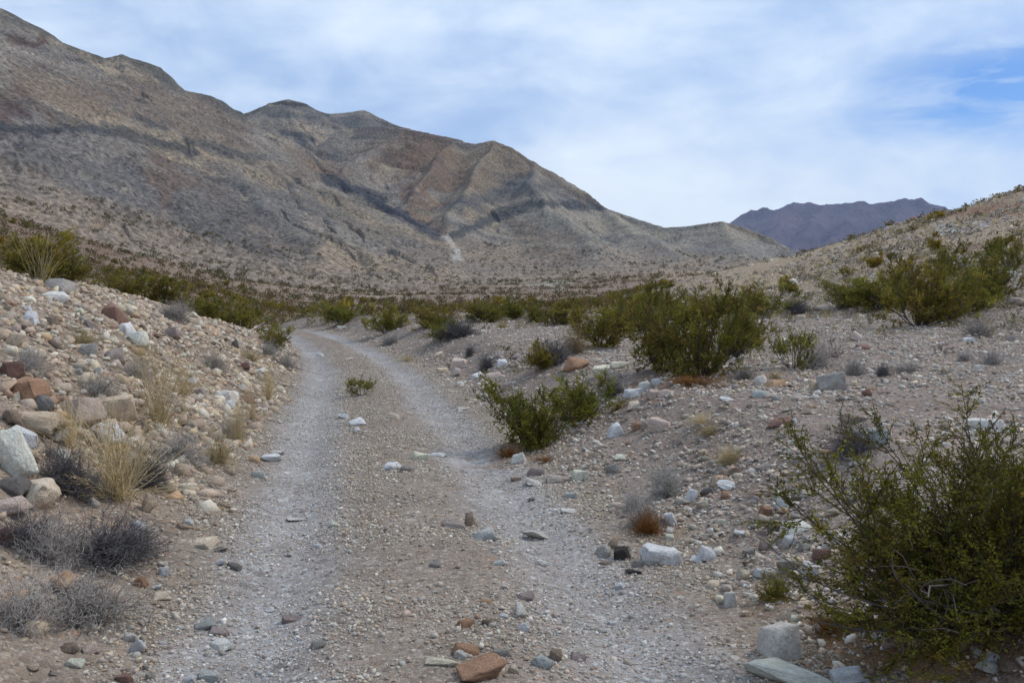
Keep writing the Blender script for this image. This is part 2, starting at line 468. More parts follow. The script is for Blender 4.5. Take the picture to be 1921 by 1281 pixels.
# ------------------------------------------------------------------ ground sheet
def build_ground():
    dense = np.linspace(-R(37), R(37), 780)
    th = np.concatenate([np.linspace(-math.pi, -R(37), 90)[:-1], dense, np.linspace(R(37), math.pi, 90)[1:]])
    r = np.concatenate([[0.02, .3, .6, .9], np.geomspace(1.2, 60, 640), np.geomspace(60, 1000, 260)[1:], np.geomspace(1000, 6800, 30)[1:]])
    T, RR = np.meshgrid(th, r)
    X = np.sin(T) * RR; Y = np.cos(T) * RR
    Z = ground(X, Y)
    Z = np.where(RR > 1000, Z * np.clip(1 - (RR - 1000) / 3500, 0, 1), Z)
    d = road_d(X, Y)
    U, Vv = project(X, Y, Z)
    soil = lin((145, 136, 125)); terrace = lin((143, 132, 123)); bankc = lin((148, 136, 123))
    rutc = lin((162, 162, 162)); med = lin((147, 138, 128)); fan = lin((138, 123, 109)); hillr = lin((170, 155, 131)); fanL = lin((126, 108, 95))
    col = np.ones(X.shape + (3,)) * soil
    def blend(c, f): 
        nonlocal col
        f = np.clip(f, 0, 1)[..., None]; col = col * (1 - f) + c * f
    n = fbm(X * .5, Y * .5, 4, 71)
    blend(terrace, sstep((d - 1.5 + n * .3) / .8))
    blend(bankc, sstep((-d - 1.5 + n * .3) / .7))
    near = 1 - sstep((RR - 55) / 25)
    rut = np.exp(-(np.abs(np.abs(d + .04 + n * .10) - .87) / .37) ** 3.2)
    blend(med, near * (1 - sstep((np.abs(d) - 1.2) / .4)))
    blend(rutc, near * rut * np.clip(.9 + .35 * n, 0, 1))
    blend(fan, sstep((RR - 50) / 40))
    blend(fanL, sstep((RR - 45) / 40) * sstep((620 - U) / 500))
    blend(hillr, sstep((RR - 24) / 20) * sstep((U - 1180) / 200) * .9)
    blend(lin((150, 140, 125)), sstep((n - .1) * 2) * sstep((RR - 60) / 60) * .5)
    st = [([(60, 420), (200, 462), (420, 492)], 14, (118, 98, 86), .6),
          ([(1000, 512), (960, 520), (1060, 535)], 9, (165, 168, 155), .7),
          ([(830, 458), (850, 478)], 9, (160, 155, 148), .7),
          ([(650, 545), (760, 560), (560, 540)], 10, (160, 150, 138), .5),
          ([(1770, 425), (1850, 418)], 13, (178, 182, 182), .8),
          ([(1760, 400), (1930, 378)], 9, (150, 112, 92), .55),
          ([(1800, 470), (1930, 455)], 9, (146, 110, 95), .5),
          ([(1830, 392), (1930, 400)], 7, (146, 104, 84), .5),
          ([(1540, 500), (1700, 490)], 10, (165, 152, 130), .5),
          ([(160, 555), (330, 565)], 12, (120, 88, 78), .45)]
    far = RR > 40
    col = np.where(far[..., None], strokes(U, Vv, X, Y, col, st, .05), col)
    # fallen leaves and rusty litter lying under the larger bushes
    lit = lin((126, 100, 72)); nn = fbm(X * 5, Y * 5, 3, 77)
    for (lu, lv, rad_) in ((1620, 1225, .34), (1720, 1215, .42), (1850, 1200, .6), (1255, 712, .8), (1325, 716, .8), (985, 858, .5), (1215, 1003, .24), (1455, 1140, .12), (1395, 695, .6), (1500, 700, .4)):
        gx_, gy_ = raycast([lu], [lv])
        dd_ = np.hypot(X - gx_[0], Y - gy_[0]) / rad_
        f_ = (np.clip(1.25 - dd_ + nn * .9, 0, 1) * .6)[..., None] * (dd_ < 2)[..., None]
        col = col * (1 - f_) + lit * f_
    nr, ntt = X.shape
    me = mesh_np('ground', np.stack([X, Y, Z], -1), grid_faces(nr, ntt)[:, ::-1], mat=M_GROUND, smooth=True, col=col)
    o = link('ground', me); tag(o, 'stony desert ground with a rutted gravel track between rubble banks', None, None, 'structure')
    return o
build_ground()

# ------------------------------------------------------------------ mountains
def P3(lst):
    return np.array([pix_at(u, v, r) for u, v, r in lst])
RIDGES = [  # (points, slope, L)
    ([(-700, -260, 480), (-300, -130, 540), (0, 10, 620), (60, 42, 640), (120, 78, 660), (190, 108, 680), (225, 103, 690), (290, 124, 700), (340, 165, 720), (400, 180, 740), (460, 208, 765), (545, 262, 745), (630, 325, 700), (720, 382, 650), (790, 430, 605), (835, 462, 560)], .80, 420),
    ([(225, 106, 690), (250, 200, 600), (300, 290, 500), (330, 320, 460), (420, 400, 390), (500, 465, 330)], .66, 300),
    ([(460, 212, 760), (500, 300, 620), (560, 360, 520), (640, 440, 420), (700, 490, 350)], .62, 300),
    ([(0, 14, 620), (-60, 200, 430), (-150, 330, 320)], .8, 300),
    ([(60, 45, 640), (90, 180, 520), (110, 270, 430), (150, 370, 330), (210, 440, 270)], .75, 300),
    ([(330, 315, 470), (440, 330, 440), (540, 420, 380), (600, 480, 330)], .62, 250),
    ([(430, 225, 1050), (470, 208, 1010), (500, 193, 1000), (540, 187, 1000), (575, 196, 1000), (612, 214, 1000), (650, 210, 1000), (682, 207, 1000), (745, 235, 980), (800, 248, 950), (860, 262, 930)], .75, 400),
    ([(540, 190, 1000), (560, 240, 930), (600, 290, 840)], .8, 300),
    ([(640, 242, 880), (690, 236, 870), (760, 240, 860), (800, 250, 850), (850, 262, 840), (885, 268, 830), (925, 263, 820), (960, 275, 812), (1000, 300, 800), (1040, 330, 790), (1090, 362, 780), (1130, 386, 760), (1170, 404, 740), (1215, 416, 730), (1250, 431, 715), (1300, 426, 700), (1360, 416, 680), (1400, 428, 675), (1440, 450, 668), (1480, 480, 660), (1540, 530, 650)], .78, 350),
    ([(760, 242, 860), (700, 275, 800), (650, 310, 740), (640, 340, 700)], .9, 250),
    ([(850, 264, 840), (800, 320, 740), (770, 370, 680)], .9, 250),
    ([(925, 266, 820), (880, 340, 700), (850, 400, 620), (845, 445, 575)], .9, 220),
    ([(1000, 302, 800), (1000, 350, 690), (1040, 400, 600), (1100, 450, 530), (1130, 500, 470)], .8, 300),
    ([(1130, 388, 760), (1180, 430, 640), (1250, 480, 540), (1280, 515, 480)], .7, 300),
    ([(1360, 418, 680), (1370, 450, 600), (1390, 500, 520)], .75, 300),
]
def tents(X, Y, ridges, z0=-40.0, warp=5.0, ws=.02, k0=20.0):
    wx = X + fbm(X * ws, Y * ws, 3, 81) * warp; wy = Y + fbm(X * ws, Y * ws, 3, 91) * warp
    Z = np.full(X.shape, z0); D = np.full(X.shape, 1e9)
    for pts, s, L in ridges:
        P = P3(pts)
        Zr = np.full(X.shape, z0); Dr = np.full(X.shape, 1e9)
        for a, b in zip(P[:-1], P[1:]):
            dx, dy = b[0] - a[0], b[1] - a[1]
            t = np.clip(((wx - a[0]) * dx + (wy - a[1]) * dy) / (dx * dx + dy * dy), 0, 1)
            d = np.hypot(wx - a[0] - t * dx, wy - a[1] - t * dy)
            h = a[2] + t * (b[2] - a[2]) - s * L * np.log1p(d / L) * sstep(d / 9 + .25)
            g = h > Zr
            Zr = np.where(g, h, Zr); Dr = np.where(g, d, Dr)
        g = Zr > Z
        k = k0 * np.clip(np.minimum(D, Dr) / 45, .05, 1)
        m = np.clip(k - np.abs(Zr - Z), 0, None)
        Z = np.maximum(Z, Zr) + m * m / (4 * k)
        D = np.where(g, Dr, D)
    return Z, D
def hill_z(X, Y):
    Z, D = tents(X, Y, RIDGES)
    a = np.clip(D / 45, .06, 1)
    Z = Z - a * (4.6 * (1 - ridged(X * .013, Y * .013, 2, 101) * .8)) + a * ridged(X * .03, Y * .03, 2, 107) * 2.0
    Z = Z + (a * .75 + .25) * (ridged(X * .085, Y * .085, 3, 111) * .6 + fbm(X * .3, Y * .3, 3, 121) * .45)
    # thin rock ledges following the dip of the beds
    bed = (Z * 1.0 + X * .10 + Y * .06 + fbm(X * .01, Y * .01, 3, 131) * 16)
    def step(q): f_ = q - np.floor(q); return sstep(f_ * 2.2) - f_
    crag = np.clip(.5 + 1.3 * fbm(X * .012, Y * .012, 3, 301), 0, 1.2)
    Z = Z + (step(bed / 13) * 3.4 + step(bed / 5.1 + .3) * 1.5) * a * crag
    Z = Z - np.abs(perlin(X * .05 + bed * .01, Y * .05, 311)) ** .5 * 1.6 * a * crag
    # the foot eases into a gravel apron
    G = ground(X, Y, False); rr = np.hypot(X, Y); k = 17.0 * np.clip((rr - 180) / 380, .2, 1)
    e = sstep((rr - 192) / 70)
    h = np.clip(Z - G, -200, 600)
    soft = k * np.log1p(np.exp(np.clip(h / k, -12, 30))) - 1.0
    return np.where(h > 150, Z, G + soft * e - 4.0 * (1 - e)), D
def build_hills():
    th = np.linspace(R(-41), R(21), 1150)
    r = np.concatenate([np.geomspace(190, 560, 330), np.geomspace(560, 1080, 270)[1:], np.geomspace(1080, 1500, 20)[1:]])
    T, RR = np.meshgrid(th, r)
    X = np.sin(T) * RR; Y = np.cos(T) * RR
    Z, D = hill_z(X, Y)
    a = np.clip(D / 45, .06, 1)
    bed = (Z * 1.0 + X * .10 + Y * .06 + fbm(X * .01, Y * .01, 3, 131) * 16)
    G = ground(X, Y, False)
    U, Vv = project(X, Y, Z)
    g1 = lin((136, 130, 121)); g2 = lin((147, 136, 119)); g3 = lin((112, 110, 109))
    n = fbm(X * .009, Y * .009, 4, 141)[..., None]; k = fbm(bed * .06, X * .004, 3, 151)[..., None]
    col = g1 * np.ones(X.shape + (3,))
    f = sstep(n * 1.2 + .45); col = col * (1 - f) + g2 * f
    f = sstep(k * 1.6 + .1) * .7; col = col * (1 - f) + g3 * f
    lay = fbm(bed * .17, X * .003 + Y * .003, 3, 321) + .4 * fbm(X * .03, Y * .03, 3, 331)
    col = col * (1 + .26 * np.clip(lay, -1, 1))[..., None]
    dk = (72, 76, 82); br = (122, 92, 72); tn = (152, 130, 104); bl = (96, 98, 104); gy = (112, 114, 112)
    st = [([(0, 300), (180, 340), (420, 380), (560, 420)], 55, (116, 114, 114), .7),
          ([(180, 440), (330, 430), (560, 480)], 45, (100, 98, 98), .75),
          ([(480, 490), (560, 495)], 12, (128, 130, 134), .6),
          ([(0, 170), (60, 150), (140, 200), (280, 180), (420, 240)], 40, (124, 104, 88), .55),
          ([(0, 190), (20, 230)], 25, (98, 66, 60), .6),
          ([(20, 70), (60, 85), (90, 75)], 9, (92, 66, 52), .8),
          ([(0, 20), (180, 104), (230, 106), (300, 135), (380, 180), (455, 215)], 12, (88, 90, 86), .8),
          ([(0, 238), (60, 248), (160, 240), (230, 250), (330, 275), (360, 290)], 11, dk, .85),
          ([(250, 215), (310, 240)], 8, dk, .7),
          ([(350, 262), (420, 285), (480, 300)], 11, dk, .75),
          ([(20, 355), (60, 375)], 16, dk, .6),
          ([(300, 315), (340, 345), (310, 370)], 26, (124, 98, 82), .65),
          ([(370, 330), (430, 370)], 30, (118, 104, 94), .5),
          ([(520, 330), (600, 310), (560, 290)], 22, (134, 116, 98), .55),
          ([(560, 350), (660, 400), (740, 440)], 22, (132, 120, 100), .55),
          ([(480, 196), (530, 188), (575, 199), (612, 214)], 6, (64, 68, 66), .9),
          ([(480, 212), (560, 215), (610, 222)], 10, (96, 100, 98), .7),
          ([(530, 248), (590, 262)], 6, dk, .8),
          ([(640, 225), (740, 240)], 10, (116, 118, 114), .6),
          ([(580, 310), (640, 325)], 15, (134, 110, 92), .6),
          ([(660, 245), (740, 250), (700, 270)], 12, (94, 88, 84), .7),
          ([(750, 260), (850, 265), (700, 310), (760, 280)], 20, (104, 82, 68), .75),
          ([(760, 310), (850, 300), (780, 370), (880, 330)], 26, (136, 108, 84), .75),
          ([(920, 290), (1000, 320), (900, 340)], 26, (140, 120, 94), .7),
          ([(930, 265), (1000, 300), (1060, 350), (1120, 385)], 9, (112, 94, 74), .6),
          ([(620, 335), (680, 360), (740, 395), (800, 430), (822, 445)], 12, (70, 74, 84), .9),
          ([(850, 440), (920, 405), (1000, 380), (1090, 380), (1140, 392)], 9, (78, 82, 84), .85),
          ([(860, 390), (940, 355), (1000, 345)], 14, (98, 102, 104), .75),
          ([(900, 380), (1040, 350)], 10, (84, 88, 90), .5),
          ([(760, 360), (780, 410), (830, 430)], 14, (138, 112, 90), .6),
          ([(842, 455), (852, 475)], 8, (176, 172, 166), .8),
          ([(1000, 420), (1100, 420), (1300, 440), (1380, 430)], 28, (164, 156, 138), .8),
          ([(1000, 440), (1080, 445), (960, 430)], 12, (150, 128, 104), .6),
          ([(1100, 485), (1280, 470), (1450, 470)], 22, (150, 147, 139), .7),
          ([(1170, 405), (1250, 432), (1310, 426)], 6, (138, 136, 126), .6),
          ([(1365, 418), (1420, 440), (1470, 470)], 7, (112, 98, 80), .6),
          ([(900, 490), (1060, 500), (760, 490)], 20, (130, 116, 102), .6)]
    st = [(p_, w_, tuple(min(255, (q_ * .8 + sum(c_) / 3 * .2) * .9 + 5) for q_ in c_), min(1, s_ * .98)) for p_, w_, c_, s_ in st]
    col = strokes(U, Vv, X, Y, col, st, .03)
    f = (1 - sstep((Z - G - 3) / 17 + fbm(X * .03, Y * .03, 3, 261) * .5))[..., None] * .9
    col = col * (1 - f) + lin((146, 133, 119)) * f
    col = strokes(U, Vv, X, Y, col, [([(838, 446), (846, 462), (862, 482)], 9, (176, 172, 164), .85), ([(862, 440), (900, 415), (950, 398), (1010, 384), (1080, 380), (1140, 394)], 7, (84, 86, 88), .8), ([(640, 340), (700, 375), (760, 405), (815, 440)], 8, (78, 80, 88), .8)], .03)
    me = mesh_np('mountain', np.stack([X, Y, Z], -1), grid_faces(*X.shape)[:, ::-1], mat=M_HILL, smooth=True, col=col)
    tag(link('mountain', me), 'bare grey and tan banded desert mountain ridge across the valley', None, None, 'structure')
build_hills()
def build_far():
    rid = [([(1180, 520, 5300), (1300, 470, 5200), (1380, 416, 5100), (1405, 401, 5080), (1440, 397, 5060), (1460, 390, 5050), (1485, 381, 5050), (1510, 385, 5050), (1560, 388, 5040), (1612, 379, 5030), (1650, 384, 5020), (1700, 378, 5000), (1755, 383, 4980), (1800, 400, 4950), (1900, 420, 4900), (2100, 470, 4900)], .62, 2500),
           ([(1485, 383, 5050), (1440, 440, 4300), (1420, 500, 3600)], .6, 2000), ([(1612, 381, 5030), (1580, 430, 4300), (1560, 500, 3600)], .6, 2000),
           ([(1700, 380, 5000), (1690, 420, 4300), (1680, 500, 3600)], .6, 2000), ([(1550, 389, 5040), (1520, 420, 4500), (1490, 480, 3900)], .65, 2000)]
    th = np.linspace(R(5), R(37), 520); r = np.geomspace(3200, 6400, 200)
    T, RR = np.meshgrid(th, r); X = np.sin(T) * RR; Y = np.cos(T) * RR
    Z, D = tents(X, Y, rid, -80, 50, .002)
    a = np.clip(D / 300, .12, 1)
    Z = Z + a * (ridged(X * .0028, Y * .0028, 4, 161) * 38 - 38) + ridged(X * .007, Y * .007, 4, 171) * 15
    c1 = lin((74, 68, 90)); c2 = lin((96, 86, 100))
    f = sstep(fbm(X * .0012, Y * .0012 + Z * .004, 4, 181)[..., None] + .5)
    col = c1 * (1 - f) + c2 * f
    me = mesh_np('far_mountain', np.stack([X, Y, Z], -1), grid_faces(*X.shape)[:, ::-1], mat=M_FAR, smooth=True, col=col)
    tag(link('far_mountain', me), 'distant purple mountain range on the horizon', None, None, 'structure')
build_far()

# ------------------------------------------------------------------ rocks: shared shapes
def rock_proto(seed, npts=16, sharp=.5, hi=True):
    rg = np.random.default_rng(seed)
    bm = bmesh.new()
    if seed % 5 < 3:                      # split blocks: jittered box corners
        for cx in (-1, 1):
            for cy in (-1, 1):
                for cz in (-1, 1):
                    tp = rg.uniform(.3, .85) if cz > 0 else rg.uniform(.75, 1)
                    bm.verts.new([cx * .5 * tp, cy * .5 * tp * rg.uniform(.7, 1), cz * .5 * rg.uniform(.4, 1)])
        npts = 6 if hi else 1
    for _ in range(npts):
        v = rg.normal(size=3); v /= np.linalg.norm(v)
        v = np.sign(v) * np.abs(v) ** sharp
        v *= rg.uniform(.62, 1.0)
        bm.verts.new((v * .5).tolist())
    h = bmesh.ops.convex_hull(bm, input=bm.verts)
    bmesh.ops.delete(bm, geom=[v for v in bm.verts if not v.link_faces], context='VERTS')
    if hi:
        bmesh.ops.dissolve_limit(bm, angle_limit=.18, verts=bm.verts, edges=bm.edges)
        bmesh.ops.bevel(bm, geom=bm.edges[:] + bm.verts[:], offset=.022, segments=1, affect='EDGES', profile=.6)
        bmesh.ops.triangulate(bm, faces=bm.faces)
        bmesh.ops.subdivide_edges(bm, edges=bm.edges, cuts=2, use_grid_fill=True)
        bm.normal_update()
        for v in bm.verts:
            x, y, z = v.co
            k = float(perlin(np.array([x * 4 + seed]), np.array([y * 4 + z * 5.1]), 7)[0]) * .035 + float(perlin(np.array([x * 11 + z * 9]), np.array([y * 11 - seed]), 8)[0]) * .014
            v.co += v.normal * k
    bmesh.ops.triangulate(bm, faces=bm.faces)
    co = np.array([v.co[:] for v in bm.verts])
    mn, mx = co.min(0), co.max(0)
    co = (co - (mn + mx) / 2) / (mx - mn)
    fc = np.array([[v.index for v in f.verts] for f in bm.faces])
    bm.free()
    return co, fc
HI = [rock_proto(200 + i, 9 + (i * 5) % 6, (.35, .6, .9)[i % 3]) for i in range(18)]
HI_ME = [mesh_np('rock', co, fc, mat=M_ROCK) for co, fc in HI]
LO = [rock_proto(300 + i, 7 + i % 3, (.35, .6, .9)[i % 3], False) for i in range(12)]
TINY = [rock_proto(400 + i, 7, (.6, 1.)[i % 2], False) for i in range(8)]

def near_phrase(u, v, w, anchors, rank=0):
    lst = sorted((math.hypot(u - au, (v - av) * 1.6), au, av, ph) for au, av, ph in anchors)
    q, au, av, ph = [t for t in lst if t[0] >= 6][rank]
    far = 'just ' if q < 45 else ('' if q < 110 else 'well ')
    dx, dy = u - au, (v - av) * 1.6
    if abs(dx) > abs(dy): rel = 'right of' if dx > 0 else 'left of'
    else: rel = 'in front of' if dy > 0 else 'behind'
    return far + rel + ' ' + ph
CN = {  # stone colours
 'white': (214, 212, 206), 'cream': (206, 196, 174), 'pale grey': (186, 185, 184), 'grey': (154, 152, 151), 'dark grey': (112, 111, 114), 'black': (46, 45, 50),
 'blue grey': (160, 168, 172), 'greenish white': (196, 200, 188), 'pinkish': (180, 160, 152), 'pinkish grey': (166, 153, 148), 'tan': (184, 164, 140), 'orange tan': (188, 148, 108),
 'orange brown': (174, 128, 94), 'red brown': (142, 102, 90), 'dark red': (112, 76, 70), 'brown': (146, 127, 111), 'pale tan': (196, 181, 162), 'mauve': (156, 141, 143)}
# ---- the stones one can single out in the photograph: u, v of the base, width, height (px), colour, label
ROCKS = [
 (58, 948, 84, 56, 'pale tan', 'smooth cream boulder above dark brush at the left edge'),
 (12, 880, 56, 84, 'greenish white', 'tall pale lichened boulder cut off by the left edge'),
 (8, 962, 60, 32, 'pinkish', 'flat pinkish rock under the left edge boulders'),
 (15, 922, 60, 30, 'dark grey', 'dark grey slab wedged between left edge boulders'),
 (42, 744, 84, 40, 'orange brown', 'glossy orange brown block high on the left bank'),
 (80, 776, 56, 38, 'dark grey', 'dark blue grey rock below the orange brown block'),
 (140, 792, 80, 54, 'pinkish', 'pinkish brown boulder behind the tall straw grass'),
 (212, 790, 66, 52, 'tan', 'pointed tan boulder behind the tall straw grass'),
 (55, 800, 96, 36, 'tan', 'long flat tan slab on the left bank edge'),
 (15, 790, 50, 26, 'brown', 'brown slab under the long tan slab'),
 (208, 604, 42, 36, 'red brown', 'red brown angular boulder near the left bank crest'),
 (232, 630, 26, 26, 'white', 'white block below the red brown crest boulder'),
 (256, 646, 46, 28, 'greenish white', 'whitish mottled rock below the red brown crest boulder'),
 (104, 546, 48, 26, 'grey', 'grey slab on the left bank crest by pale stalks'),
 (100, 562, 50, 20, 'pale grey', 'pale slab just under the grey crest slab'),
 (52, 605, 30, 22, 'white', 'white stone upper left on the rubble bank'),
 (12, 705, 44, 30, 'dark red', 'dark red stone above the orange brown block'),
 (8, 1022, 40, 36, 'dark red', 'dark red stone among grey brush at left edge'),
 (160, 668, 34, 26, 'grey', 'grey cube below tan tuft on the left bank'),
 (310, 548, 20, 10, 'white', 'small white stone on the left bank crest'),
 (190, 826, 60, 34, 'white', 'white rock behind the tall grass base'),
 (100, 822, 40, 24, 'white', 'white rock left of the tall grass'),
 (40, 832, 50, 30, 'white', 'white rock beside the tall pale boulder'),
 (275, 960, 30, 36, 'tan', 'small upright tan rock right of the straw grass base'),
 (256, 992, 28, 17, 'white', 'bright white stone at the tip of the dark brush'),
 (116, 1112, 54, 36, 'orange tan', 'orange tan rock behind the low grey bush'),
 (73, 1104, 32, 18, 'pinkish', 'small pinkish rock beside the orange tan rock'),
 (190, 1112, 24, 20, 'orange tan', 'orange stone in the twigs of the low grey bush'),
 (245, 1056, 22, 16, 'orange tan', 'small orange pebble on bare dirt beside dark brush'),
 (305, 1078, 20, 16, 'white', 'small white pebble left of the pale flat slab'),
 (302, 1062, 20, 12, 'pale grey', 'pale pebble above the small white pebble'),
 (260, 1100, 22, 19, 'orange brown', 'orange brown pebble in front of the small orange pebble'),
 (290, 1104, 26, 9, 'white', 'flat white chip on the left dirt verge'),
 (298, 1124, 34, 17, 'pale tan', 'pointed pale rock on the left dirt verge'),
 (375, 1026, 50, 22, 'pale tan', 'pale tan flat slab bedded in the left verge'),
 (404, 1034, 40, 12, 'pale tan', 'thin pale slab touching the flat left verge slab'),
 (410, 1060, 26, 12, 'white', 'white chip in front of the pale verge slab'),
 (440, 1068, 34, 13, 'dark grey', 'flat dark grey stone beside the white verge chip'),
 (352, 983, 14, 12, 'white', 'small white stone at the foot of the left bank'),
 (380, 1180, 42, 21, 'blue grey', 'blue grey stone at the left foreground verge'),
 (408, 1192, 36, 16, 'mauve', 'mauve stone behind the greenish foreground stone'),
 (338, 1180, 22, 9, 'pale grey', 'small flat stone left of the blue grey stone'),
 (411, 1218, 42, 20, 'greenish white', 'pale greenish stone in front of the blue grey stone'),
 (506, 866, 36, 16, 'white', 'white flat stones beside the left wheel track'),
 (482, 896, 26, 16, 'blue grey', 'blue grey rock at the foot of the left bank'),
 (520, 852, 24, 10, 'pale grey', 'pale chip behind the white flat track stone'),
 (388, 1276, 40, 22, 'blue grey', 'blue grey stone at the bottom edge left'),
 (352, 1280, 24, 14, 'white', 'white stone at the bottom edge left'),
 (232, 1280, 36, 20, 'red brown', 'red brown stone at the bottom left edge'),
 (166, 1226, 30, 16, 'pinkish', 'pinkish stone in the lower left rubble'),
 (127, 1222, 36, 20, 'brown', 'brown stone in the lower left rubble'),
 (428, 765, 24, 16, 'white', 'white rock on the slope above the tan bush'),
 (420, 752, 44, 24, 'pale grey', 'pale lumpy rock on the lower left bank'),
 (455, 690, 24, 12, 'red brown', 'red brown rock beside the little tan bank tuft'),
 (440, 652, 14, 16, 'dark grey', 'dark stone left of the little tan bank tuft'),
 (370, 740, 30, 14, 'mauve', 'mauve slab in the middle of the left bank'),
 (484, 700, 30, 10, 'pale grey', 'pale flat chip right of the red brown bank rock'),
 (667, 798, 32, 15, 'white', 'bright white flat stone between the wheel tracks'),
 (645, 784, 24, 10, 'white', 'white chip behind the flat white track stone'),
 (670, 810, 18, 10, 'white', 'small white chip in front of the flat white stone'),
 (738, 785, 22, 12, 'pale tan', 'pale tan stone on the centre strip'),
 (640, 618, 16, 7, 'pale grey', 'low pale stone at the far bend of the track'),
 (600, 668, 14, 6, 'white', 'white chip on the distant left wheel track'),
 (655, 676, 14, 6, 'pale tan', 'pale chip behind the shrub between the wheel tracks'),
 (788, 862, 30, 17, 'cream', 'cream rock on the centre strip'),
 (732, 880, 34, 15, 'white', 'white rock on the centre strip beside grey lumps'),
 (760, 884, 30, 14, 'grey', 'grey lump on the centre strip'),
 (820, 856, 30, 8, 'white', 'thin white slab right of the cream rock'),
 (850, 990, 44, 22, 'pinkish grey', 'pinkish grey rock next to the blue green slab'),
 (880, 986, 22, 26, 'brown', 'brown upright stone behind the blue green slab'),
 (908, 1012, 46, 24, 'blue grey', 'pale blue green slab in the right wheel track'),
 (1012, 1012, 66, 16, 'pale grey', 'long low pale grey slab in the right wheel track'),
 (1016, 1061, 24, 13, 'pale grey', 'small pale stone in front of the long low slab'),
 (938, 1060, 24, 12, 'greenish white', 'greenish pale pebble on the centre strip'),
 (817, 1064, 20, 14, 'grey', 'grey pebble on the centre strip foreground'),
 (1068, 962, 36, 10, 'pale grey', 'bluish chip on the right verge of the track'),
 (1072, 934, 24, 13, 'blue grey', 'small blue grey stone right of the track'),
 (997, 940, 14, 8, 'dark grey', 'dark pebble on the right wheel track'),
 (1003, 911, 32, 14, 'pale grey', 'whitish blue stone on the right track edge'),
 (968, 902, 20, 10, 'pinkish', 'pink pebble left of the whitish blue stone'),
 (1006, 892, 34, 20, 'mauve', 'pointed mauve wedge of rock at the track edge'),
 (1048, 905, 44, 16, 'pinkish grey', 'flat pinkish slab at the right track edge'),
 (1090, 900, 32, 22, 'cream', 'crumbly cream lump right of the pinkish slab'),
 (972, 868, 30, 20, 'pale grey', 'round pale rock below the big green trackside bush'),
 (1152, 886, 30, 18, 'grey', 'flat tilted grey tile on the right slope'),
 (1167, 1050, 30, 26, 'black', 'round black rock at the right track edge'),
 (1132, 1044, 38, 24, 'grey', 'grey rock left of the round black rock'),
 (1150, 1030, 22, 20, 'brown', 'brown stone behind the round black rock'),
 (1136, 1058, 26, 8, 'brown', 'flat brown chip in front of the grey rock'),
 (1190, 1076, 32, 10, 'black', 'flat black chip in front of the round black rock'),
 (1197, 1064, 22, 16, 'grey', 'grey stone between the black chip and white boulder'),
 (1247, 1058, 78, 40, 'white', 'large white wedge shaped boulder at right track edge'),
 (1330, 1050, 30, 27, 'white', 'upright white rock right of the white wedge boulder'),
 (1308, 1053, 26, 12, 'white', 'flat white rock beside the upright white rock'),
 (1163, 1104, 22, 13, 'white', 'white cube of stone on the right wheel track'),
 (1130, 1186, 20, 10, 'pale grey', 'pale flake on the right wheel track foreground'),
 (1152, 1172, 18, 9, 'white', 'white flake on the right wheel track foreground'),
 (903, 1274, 94, 40, 'orange brown', 'large orange brown slab at the bottom centre'),
 (876, 1228, 50, 26, 'orange brown', 'orange rock behind the large orange brown slab'),
 (832, 1248, 64, 16, 'pale tan', 'long white grey slab left of the orange rocks'),
 (866, 1234, 26, 16, 'pale grey', 'white chip under the orange foreground rock'),
 (872, 1176, 30, 18, 'orange brown', 'small orange stone on the foreground centre strip'),
 (914, 1172, 20, 15, 'brown', 'brown stone right of the small orange stone'),
 (913, 1132, 22, 10, 'orange tan', 'orange tan chip on the foreground centre strip'),
 (982, 1184, 20, 17, 'white', 'round white pebble on the foreground centre strip'),
 (975, 1156, 20, 28, 'pale grey', 'upright pale pebble behind the round white pebble'),
 (987, 1126, 34, 18, 'mauve', 'mauve stone behind the upright pale pebble'),
 (945, 1158, 18, 9, 'white', 'white chip left of the upright pale pebble'),
 (1018, 1252, 42, 24, 'blue grey', 'pale blue rock right of the orange brown slab'),
 (942, 1230, 32, 16, 'grey', 'grey lump behind the orange brown slab'),
 (1044, 1240, 24, 24, 'brown', 'brown stone right of the pale blue rock'),
 (1085, 1240, 28, 14, 'mauve', 'mauve stone in the foreground right wheel track'),
 (964, 1262, 18, 14, 'pale tan', 'pale pebble touching the orange brown slab'),
 (595, 1216, 34, 20, 'grey', 'grey stone in the lower centre gravel'),
 (550, 1166, 44, 12, 'mauve', 'flat mauve slab on the left wheel track'),
 (506, 1148, 16, 8, 'white', 'white chip left of the flat mauve slab'),
 (594, 1028, 16, 10, 'white', 'white pebble on the left wheel track'),
 (555, 978, 36, 10, 'pale grey', 'low pale slab on the left wheel track'),
 (628, 988, 20, 10, 'cream', 'cream pebble right of the left wheel track'),
 (1466, 1232, 74, 66, 'pale grey', 'rough pale grey boulder beside the right foreground bush'),
 (1490, 1281, 160, 44, 'greenish white', 'broad white slab at the bottom right'),
 (1598, 1282, 66, 30, 'white', 'white rock right of the broad white slab'),
 (1752, 1284, 76, 42, 'orange brown', 'brown banded rock at the bottom right edge'),
 (1670, 1214, 26, 20, 'pinkish', 'pinkish stone beneath the right foreground bush'),
 (1866, 1242, 28, 18, 'white', 'small white stone beneath the right foreground bush'),
 (1860, 1262, 34, 24, 'pale grey', 'round pale stone below the small white stone'),
 (1900, 1262, 40, 26, 'brown', 'brown stone at the bottom right corner'),
 (1840, 1228, 24, 14, 'pale grey', 'pale stone left of the small white stone'),
 (1500, 1000, 58, 26, 'greenish white', 'white slab under a bare branch on the right'),
 (1487, 1022, 28, 20, 'white', 'white cube below the branch shaded white slab'),
 (1455, 998, 24, 16, 'dark grey', 'dark stone at the tip of the bare branch'),
 (1512, 1034, 30, 20, 'grey', 'grey tilted slab right of the white cube'),
 (1526, 1086, 36, 32, 'white', 'knobbly white rock left of the right foreground bush'),
